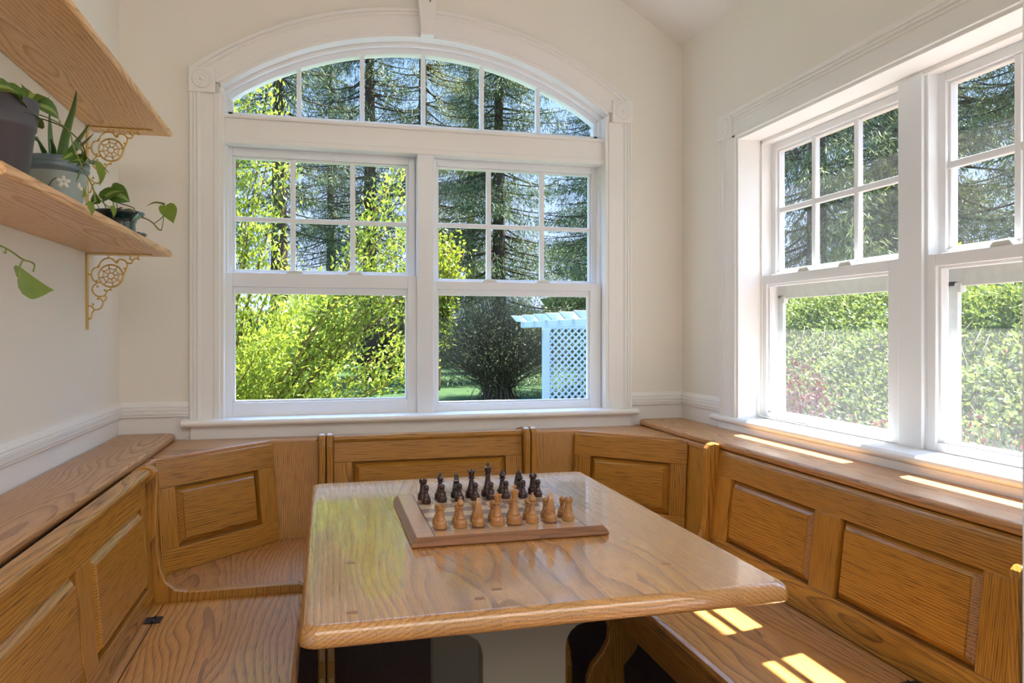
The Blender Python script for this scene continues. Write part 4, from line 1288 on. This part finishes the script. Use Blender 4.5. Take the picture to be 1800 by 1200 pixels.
M['pergola'] = plain('shade_toned_white_timber', rgb(200, 204, 212), .6, .2, noise=.06, nscale=5)  # white timber greyed in colour to imitate tree shade

m = MB(); m.box(-40, 60, -12, 70, GZ - .3, GZ); struct('ground', m, M['lawn'])

def norm3(v):
    return v / (np.linalg.norm(v, axis=-1, keepdims=True) + 1e-9)

def stems_mesh(parent, name, paths, r0, r1, mat, n=5):
    m = MB()
    for P in paths:
        k = len(P)
        m.tube(P, [r0 + (r1 - r0) * i / (k - 1) for i in range(k)], n)
    return build(name, m, mat, parent)

# big yellow-green shrub close outside the arched window, fanning from one base
def fan_shrub():
    base = Vector((-.95, 5.3, GZ))
    s = thing('garden_shrub', 'bright yellow-green spring shrub fanning out close outside the arched window', 'shrub', base)
    paths = []; C = []; D = []
    targets = []
    for i in range(190):       # dense skirt filling the lower left pane
        targets.append((RNG.uniform(-1.5, .22), 5.3 + RNG.uniform(-.7, .7), RNG.uniform(.30, 1.62)))
    targets += [(.60, 5.2, 1.62), (.66, 5.2, 1.58), (.54, 5.3, 1.55), (.62, 5.1, .98), (.72, 5.2, 1.02), (.68, 5.2, 1.18), (.62, 5.3, 1.22), (.74, 5.2, 1.15), (.50, 5.2, 1.45), (.44, 5.2, .85), (.30, 5.2, .70)]
    tall = [(-.42, 5.2, 3.10), (-.34, 5.2, 2.95), (-.50, 5.25, 2.80), (-.30, 5.2, 2.65), (-.56, 5.2, 2.45), (-.22, 5.25, 2.35), (-.60, 5.1, 2.1), (.52, 5.3, 2.38), (.44, 5.2, 2.22), (.56, 5.2, 2.12), (.34, 5.2, 2.0), (.60, 5.3, 1.95), (.50, 5.1, 1.88), (-.48, 5.1, 1.95), (-.35, 5.2, 1.9), (-.66, 5.3, 2.7), (.48, 5.25, 1.75), (.60, 5.25, 1.72), (-.55, 5.2, 2.95), (-.45, 5.2, 2.3), (-.62, 5.2, 1.8), (-.25, 5.2, 1.75)]
    for j, T in enumerate(targets + tall):
        T = Vector(T)
        mid = base.lerp(T, .5) + Vector((RNG.uniform(-.08, .08), RNG.uniform(-.1, .1), .22 if j < len(targets) else .05))
        P = catmull([base + Vector((RNG.uniform(-.15, .3), RNG.uniform(-.2, .2), 0)), mid, T], 8)
        if j % 4 == 0 or j >= 190:
            paths.append(P)
        A = np.array(P)
        n = 230 if j < 190 else 300
        t = RNG.uniform(.35 if j < len(targets) else .52, 1.0, n) ** .8 * (len(A) - 1)
        i0 = np.minimum(t.astype(int), len(A) - 2)
        q = A[i0] + (A[i0 + 1] - A[i0]) * (t - i0)[:, None]
        C.append(q + RNG.normal(0, .055, (n, 3))); D.append(norm3(A[i0 + 1] - A[i0]) * .6 + np.array([0, 0, .35]))
    stems_mesh(s, 'stems', paths, .012, .003, M['greentwig'])
    C = np.concatenate(C); D = np.concatenate(D)
    quads('foliage', leaf_quads(C, D, .042, .38), M['forsythia'], s)
fan_shrub()

# grey twiggy rounded bush farther back
def twig_bush(loc, rad, hgt, label, n=520, leaves=9000, leafmat='bushleaf', twigr=.010, lsize=.07):
    s = thing('garden_bush', label, 'shrub', loc)
    base = Vector(loc); paths = []; C = []
    for i in range(n):
        a = RNG.uniform(0, 2 * PI); f = RNG.uniform(.05, 1) ** .7
        z = hgt * (1 - .55 * f ** 2) * RNG.uniform(.62, 1.0)
        T = base + Vector((math.cos(a) * rad * f, math.sin(a) * rad * f, z))
        mid = base + Vector((math.cos(a) * rad * f * .28, math.sin(a) * rad * f * .28, z * .52)) + Vector(RNG.normal(0, .08, 3))
        P = catmull([base + Vector((RNG.normal(0, .18), RNG.normal(0, .18), 0)), mid, T], 5)
        paths.append(P); A = np.array(P)
        k = leaves // n
        q = A[RNG.integers(3, len(A), k)] + RNG.normal(0, .14, (k, 3)); C.append(q)
    stems_mesh(s, 'twigs', paths, twigr, twigr * .4, M['twig'], 3)
    C = np.concatenate(C)
    quads('foliage', leaf_quads(C, np.tile([0, 0, .5], (len(C), 1)), lsize, .3, 1.0), M[leafmat], s)
twig_bush((3.95, 17.0, GZ), 1.85, 2.85, 'rounded bush of grey twigs at the middle of the right-hand sash, beside the pergola', 1000, 11000)

# spruces
def spruce(name_label, loc, H, spread, seed, mat='spruce', dens=1.0, first=1.2, trunk=.20):
    r = np.random.default_rng(seed)
    s = thing('spruce_tree', name_label, 'tree', loc)
    base = np.array(loc)
    m = MB(); m.tube([(loc[0], loc[1], loc[2] + H * i / 10) for i in range(11)], [trunk * (1 - .92 * i / 10) + .02 for i in range(11)], 10)
    build('trunk', m, M['bark'], s)
    paths = []; C = []; D = []
    z = first
    while z < H - .4:
        f = 1 - z / H
        ln0 = spread * (f ** .75) * (.8 if z < first + 1.5 else 1) + .25
        nb = int(r.integers(5, 8))
        for b in range(nb):
            a = r.uniform(0, 2 * PI); ln = ln0 * r.uniform(.7, 1.15)
            d = np.array([math.cos(a), math.sin(a), 0])
            p0 = base + [0, 0, z + r.uniform(-.15, .15)]
            P = np.array([p0 + d * ln * t + np.array([0, 0, -ln * .30 * t + ln * .16 * t * t * t + .02]) for t in np.linspace(0, 1, 6)])
            paths.append([tuple(p) for p in P])
            k = int(105 * dens * .66 * (ln / 2.2 + .35))
            t = r.uniform(.12, 1, k) * 5; i0 = np.minimum(t.astype(int), 4)
            q = P[i0] + (P[i0 + 1] - P[i0]) * (t - i0)[:, None]
            side = np.array([-d[1], d[0], 0]) * r.choice([-1, 1], k)[:, None]
            off = side * (r.uniform(0, .55, k) * np.minimum(1, (1.15 - t / 5) * 1.3))[:, None] * (ln / 2.2) ** .6
            q = q + off + np.stack([r.normal(0, .05, k), r.normal(0, .05, k), r.uniform(-.30, .06, k)], 1)
            C.append(q); D.append(d * .5 + side * .35 + np.stack([np.zeros(k), np.zeros(k), -r.uniform(.1, 1.1, k)], 1))
        z += .30 + .22 * f
    stems_mesh(s, 'branches', paths, .035, .008, M['bark'], 4)
    C = np.concatenate(C); D = np.concatenate(D)
    st = RNG.bit_generator.state
    C = np.concatenate([C, C + RNG.normal(0, .06, C.shape)]); D = np.concatenate([D, D])
    V = leaf_quads(C, D, .17, .13, .40)
    # a second, finer fringe hanging below each spray
    V2 = leaf_quads(C + RNG.normal(0, .10, C.shape), D + np.array([0, 0, -.5]), .14, .12, .5)
    quads('needles', np.concatenate([V, V2]), M[mat], s)
    return s
TL = [
    ('tall dark spruce with bare trunk behind the shrub, far left of the arched window', (-1.25, 22.5, GZ), 17, 2.7, 'spruce', .75, 4.6, .26),
    ('tall spruce with straight dark trunk behind the upper right corner of the left sash', (1.45, 24.5, GZ), 18, 2.6, 'spruce', .7, 4.4, .26),
    ('tall spruce with golden twigs at the middle of the arch light', (3.35, 26.0, GZ), 19, 3.0, 'spruce2', .6, 3.0, .24),
    ('dense dark spruce behind the twiggy bush in the right sash', (5.5, 23.5, GZ), 16, 3.3, 'spruce', 1.1, .8, .25),
    ('dense dark spruce behind the pergola', (7.9, 18.0, GZ), 15, 3.2, 'spruce', 1.1, .7, .25),
    ('dark spruce beyond the left edge of the arched window', (-4.2, 24.0, GZ), 16, 3.0, 'spruce', .8, 2.0, .25),
    ('farther spruce in the gap left of the middle trunk', (.3, 33.0, GZ), 15, 3.0, 'spruce', .7, .8, .25),
    ('farther spruce in the gap right of the middle trunk', (6.6, 34.0, GZ), 17, 3.4, 'spruce', .8, .6, .25),
    ('farther spruce behind the pergola and the dark spruce', (11.5, 30.0, GZ), 17, 3.6, 'spruce', .9, .6, .25),
    ('weeping spruce behind the hedge at the far end of the twin window', (9.3, 12.6, GZ), 13.5, 3.0, 'spruce2', 1.0, .9, .22),
    ('dark spruce behind the hedge in the middle of the far sash', (13.3, 15.0, GZ), 14, 3.3, 'spruce', 1.1, .8, .22),
    ('spruce behind the hedge beside the window mullion', (12.2, 12.6, GZ), 12.5, 3.0, 'spruce2', 1.0, .8, .22),
    ('spruce with open blue sky beside it, behind the hedge in the near sash', (13.2, 11.0, GZ), 11.0, 2.6, 'spruce2', .7, .9, .2),
    ('farther dark spruce beyond the hedge trees', (18.5, 21.5, GZ), 16, 3.6, 'spruce', .9, .6, .25),
    ('farther spruce seen low behind the near end of the hedge', (19.0, 14.8, GZ), 9.5, 3.2, 'spruce', .9, .5, .25),
]
for i, (lb, lc, H, sp_, mt, dn, fs_, tr_) in enumerate(TL):
    o = spruce(lb, lc, H, sp_, 100 + i, mt, dn, fs_, tr_)
    o['group'] = 'spruces around the garden'

# dark undergrowth closing the view at the end of the garden
def undergrowth():
    n = 26000
    t = RNG.uniform(0, 1, n)
    ang = np.radians(-22 + t * 100)
    rad = 40 + RNG.uniform(-3, 3, n)
    h = (2.6 + 1.0 * np.sin(ang * 23) + .7 * np.sin(ang * 61)) * RNG.uniform(0, 1, n)
    C = np.stack([rad * np.sin(ang), rad * np.cos(ang), GZ + h], 1)
    o = quads('undergrowth', leaf_quads(C, np.tile([0, 0, .3], (n, 1)), .75, .6, 1.0), M['spruce'], None, (10, 30, GZ))
    tag(o, 'dark green undergrowth closing off the far end of the garden', 'undergrowth', kind='stuff')
undergrowth()

# small leafy trees
def leafy_tree(loc, H, rad, label, n, mat, size, zc=.62):
    s = thing('leafy_tree', label, 'tree', loc)
    base = Vector(loc); paths = []; C = []
    for i in range(46):
        d = norm3(RNG.normal(0, 1, 3)); f = RNG.uniform(.45, 1)
        T = base + Vector((d[0] * rad * f, d[1] * rad * f, H * zc + d[2] * H * (1 - zc) * f))
        P = catmull([base, base + Vector((d[0] * rad * .15, d[1] * rad * .15, H * .3)), T], 5); paths.append(P)
        A = np.array(P); k = n // 46
        q = A[RNG.integers(len(A) // 2, len(A), k)] + RNG.normal(0, rad * .16, (k, 3)); C.append(q)
    stems_mesh(s, 'branches', paths, .03, .006, M['greentwig'], 4)
    C = np.concatenate(C)
    quads('foliage', leaf_quads(C, np.tile([0, 0, .2], (len(C), 1)), size, .6, .9), M[mat], s)
leafy_tree((3.1, 20.5, GZ), 4.4, 0.75, 'small yellow-green tree glowing beside the window mullion', 3000, 'yellowtree', .13, .84)
leafy_tree((2.3, 27.0, GZ), 3.6, 1.9, 'low green tree behind the right end of the yellow-green shrub', 5200, 'bushleaf', .16, .5)
leafy_tree((7.2, 7.25, GZ), 2.72, .42, 'sunlit yellow-green sapling rising above the hedge beside the mullion', 2600, 'yellowtree', .085, .72)
leafy_tree((6.9, 8.0, GZ), 2.55, .20, 'thin yellow-green shoot above the hedge in the far sash', 700, 'yellowtree', .07, .75)

# hedge along the right side, its sunny face sloping down towards the house
def hedge():
    s = thing('hedge', 'sunlit green hedge filling the lower half of the right window', 'hedge', (5.6, 6.2, GZ))
    n = 66000
    y = RNG.uniform(2.6, 8.95, n); zz = RNG.uniform(0, 1, n) ** .9
    top = 2.10 + .07 * np.sin(y * 2.1) + .05 * np.sin(y * 5.3)
    z = GZ + .25 + zz * (top - .25)
    bulge = .30 * np.sin(y * 3.1 + z * 2) + .16 * np.sin(y * 7.7 + z * 5) + .12 * np.sin(y * 13 - z * 11)
    x = 3.75 + (z - GZ - .4) * 1.12 - .22 * bulge + np.abs(RNG.normal(0, .16, n)) + .3 * (zz > .94) * RNG.uniform(0, 2, n)
    C = np.stack([x, y, z], 1)
    quads('foliage', leaf_quads(C, np.tile([-.6, 0, .55], (n, 1)), .048, .55, .75), M['hedge'], s)
    paths = []
    for i in range(300):
        y0 = RNG.uniform(2.8, 8.6); zt_ = RNG.uniform(.5, 1.7)
        T = (3.72 + (zt_ - .4) * 1.12, y0 + RNG.normal(0, .3), GZ + zt_)
        paths.append(catmull([(5.3 + RNG.normal(0, .2), y0, GZ), (4.7, y0 + RNG.normal(0, .12), GZ + zt_ * .5), T], 4))
    stems_mesh(s, 'stems', paths, .011, .004, M['twig'], 4)
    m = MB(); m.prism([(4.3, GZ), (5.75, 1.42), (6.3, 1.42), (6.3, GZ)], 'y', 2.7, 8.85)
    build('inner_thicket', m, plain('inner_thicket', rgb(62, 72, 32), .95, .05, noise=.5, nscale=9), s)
hedge()
def barberry(x0, y0, y1, label, n, zlo, top):
    s = thing('barberry_shrub', label, 'shrub', (x0 + .1, (y0 + y1) / 2, GZ), group='red barberries in front of the hedge')
    y = RNG.uniform(y0, y1, n); c_ = (y - y0) / (y1 - y0)
    hh = top * np.sin(np.clip(c_, .05, .95) * PI) ** .5 * (1 + .12 * np.sin(y * 19))
    z = GZ + RNG.uniform(.12, 1, n) ** .8 * hh
    x = x0 + np.abs(RNG.normal(0, .13, n)) + (z - GZ) * .25
    C = np.stack([x, y, z], 1)
    quads('foliage', leaf_quads(C, np.tile([-.5, 0, .5], (n, 1)), .048, .5, .8), M['barberry'], s)
    paths = [catmull([(x0 + .2, yy, GZ), (x0 + .12 + RNG.normal(0, .05), yy + RNG.normal(0, .08), GZ + .35), (x0 + RNG.normal(.1, .1), yy + RNG.normal(0, .2), GZ + RNG.uniform(.6, 1.02) * top)], 4) for yy in RNG.uniform(y0, y1, 60)]
    stems_mesh(s, 'stems', paths, .006, .002, M['twig'], 4)
barberry(3.62, 4.9, 6.6, 'taller red barberry in front of the hedge at the far corner of the right window', 4200, 0, 1.25)
barberry(3.50, 3.9, 5.1, 'low red barberry at the foot of the hedge left of the window mullion', 2600, 0, .92)
twig_bush((3.45, 3.3, GZ), .62, 1.15, 'low tangle of bare twigs at the foot of the hedge in the near sash', 260, 1300, 'barberry', .005, .045)

# white pergola with a lattice side
pg = thing('pergola', 'white garden pergola with lattice panel and pointed rafter tails, right of the bush', 'pergola', (3.62, 12.0, GZ))
def post(x, y, zt):
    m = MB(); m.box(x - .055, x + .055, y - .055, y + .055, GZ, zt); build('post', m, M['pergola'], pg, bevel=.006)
post(3.62, 12.0, 1.40); post(5.05, 12.0, 1.40); post(5.05, 9.6, 1.40)
for i, y in enumerate((9.35, 10.0, 10.65, 11.3, 12.0, 12.75)):
    m = MB(); m.prism([(3.20, 1.500), (5.3, 1.500), (5.3, 1.395), (3.30, 1.395)], 'y', y - .022, y + .022)
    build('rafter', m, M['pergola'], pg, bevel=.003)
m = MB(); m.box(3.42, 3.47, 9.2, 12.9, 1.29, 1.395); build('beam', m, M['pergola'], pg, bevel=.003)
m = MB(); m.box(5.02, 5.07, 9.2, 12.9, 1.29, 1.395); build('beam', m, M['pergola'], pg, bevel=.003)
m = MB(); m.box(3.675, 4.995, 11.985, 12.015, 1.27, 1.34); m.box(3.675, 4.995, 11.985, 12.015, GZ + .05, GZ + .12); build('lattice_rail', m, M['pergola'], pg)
m = MB()
x0, x1, z0, z1 = 3.675, 4.995, GZ + .1, 1.28
pit, wdt = .118, .030
for sgn, yy in ((1, 11.992), (-1, 12.004)):
    k = -int((z1 - z0) / pit) - 2
    while x0 + k * pit < x1 + (z1 - z0) + pit:
        # strip along the line x = xs + sgn*(z - z0)
        xs_ = x0 + k * pit
        pts = []
        za, zb = z0, z1
        fa = lambda z: xs_ + sgn * (z - z0) if sgn > 0 else xs_ - (z - z0)
        lo_, hi_ = za, zb
        if sgn > 0:
            lo_ = max(lo_, z0 + (x0 - xs_)); hi_ = min(hi_, z0 + (x1 - xs_))
        else:
            lo_ = max(lo_, z0 + (xs_ - x1)); hi_ = min(hi_, z0 + (xs_ - x0))
        if hi_ - lo_ > .03:
            h_ = wdt * .7071
            m.prism([(fa(lo_) - h_, lo_), (fa(lo_) + h_, lo_), (fa(hi_) + h_, hi_), (fa(hi_) - h_, hi_)], 'y', yy - .005, yy + .005)
        k += 1
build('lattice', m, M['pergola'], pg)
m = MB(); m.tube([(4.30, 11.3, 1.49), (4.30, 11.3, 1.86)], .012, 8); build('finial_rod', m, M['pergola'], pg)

# ------------------------------------------------------------------ light, camera
sun = bpy.data.lights.new('sun', 'SUN'); sun.energy = 36.0; sun.angle = math.radians(.55); sun.color = (1.0, .97, .93)
so = bpy.data.objects.new('sun', sun); COL.objects.link(so)
d = -Vector((1.0, .22, 1.915)).normalized()
so.rotation_euler = d.to_track_quat('-Z', 'Y').to_euler(); so.location = (8, 2, 14)

wd_ = bpy.data.worlds.new('sky'); scene.world = wd_; wd_.use_nodes = True
nt = wd_.node_tree; nt.nodes.clear()
out = nt.nodes.new('ShaderNodeOutputWorld'); bg = nt.nodes.new('ShaderNodeBackground')
tc = nt.nodes.new('ShaderNodeTexCoord'); sp = nt.nodes.new('ShaderNodeSeparateXYZ'); rp = nt.nodes.new('ShaderNodeValToRGB')
L(nt, tc.outputs['Generated'], sp.inputs[0]); L(nt, sp.outputs[2], rp.inputs[0])
e = rp.color_ramp.elements
e[0].position = 0.0; e[0].color = rgb(204, 218, 246)
e[1].position = 1.0; e[1].color = rgb(120, 160, 226)
x = e.new(.12); x.color = rgb(186, 206, 248)
x = e.new(.35); x.color = rgb(150, 188, 240)
L(nt, rp.outputs[0], bg.inputs['Color'])
mr = nt.nodes.new('ShaderNodeMapRange'); mr.interpolation_type = 'SMOOTHSTEP'
mr.inputs['From Min'].default_value = .42; mr.inputs['From Max'].default_value = .75
mr.inputs['To Min'].default_value = 1.35; mr.inputs['To Max'].default_value = 9.5      # brighter sky high up, round the sun
L(nt, sp.outputs[2], mr.inputs['Value']); L(nt, mr.outputs[0], bg.inputs['Strength'])
L(nt, bg.outputs[0], out.inputs['Surface'])

def area(name, loc, target, size, power, col):
    l = bpy.data.lights.new(name, 'AREA'); l.energy = power; l.shape = 'RECTANGLE'; l.size, l.size_y = size; l.color = col
    o = bpy.data.objects.new(name, l); COL.objects.link(o); o.location = loc
    o.rotation_euler = (Vector(target) - Vector(loc)).to_track_quat('-Z', 'Y').to_euler()
    return o
def area(name, loc, rot, size, power, col):
    l = bpy.data.lights.new(name, 'AREA'); l.energy = power; l.shape = 'RECTANGLE'; l.size, l.size_y = size; l.color = col
    o = bpy.data.objects.new(name, l); COL.objects.link(o); o.location = loc; o.rotation_euler = rot
    return o
area('fill_area_light', (1.2, -1.4, 3.2), (math.radians(18), 0, 0), (4.4, 3.0), 95, (1.0, .98, .95))  # unseen fill light added behind the viewpoint to brighten the nook

cam = bpy.data.cameras.new('camera'); co = bpy.data.objects.new('camera', cam); COL.objects.link(co)
cam.sensor_width = 36; cam.lens = 1309.2 / 1800 * 36
cam.shift_y = -(600 - 583.8) / 1800
co.location = (0, 0, 1.21); co.rotation_euler = (PI / 2, 0, -.2475)
cam.clip_start = .02; cam.clip_end = 300
scene.camera = co
vs_ = scene.view_settings
vs_.view_transform = 'Standard'; vs_.look = 'None'; vs_.exposure = 0.33; vs_.gamma = 1.0; vs_.use_curve_mapping = False
scene.cycles.max_bounces = 10; scene.cycles.transparent_max_bounces = 24; scene.cycles.diffuse_bounces = 6
scene.cycles.sample_clamp_indirect = 6.0
scene.cycles.use_denoising = True
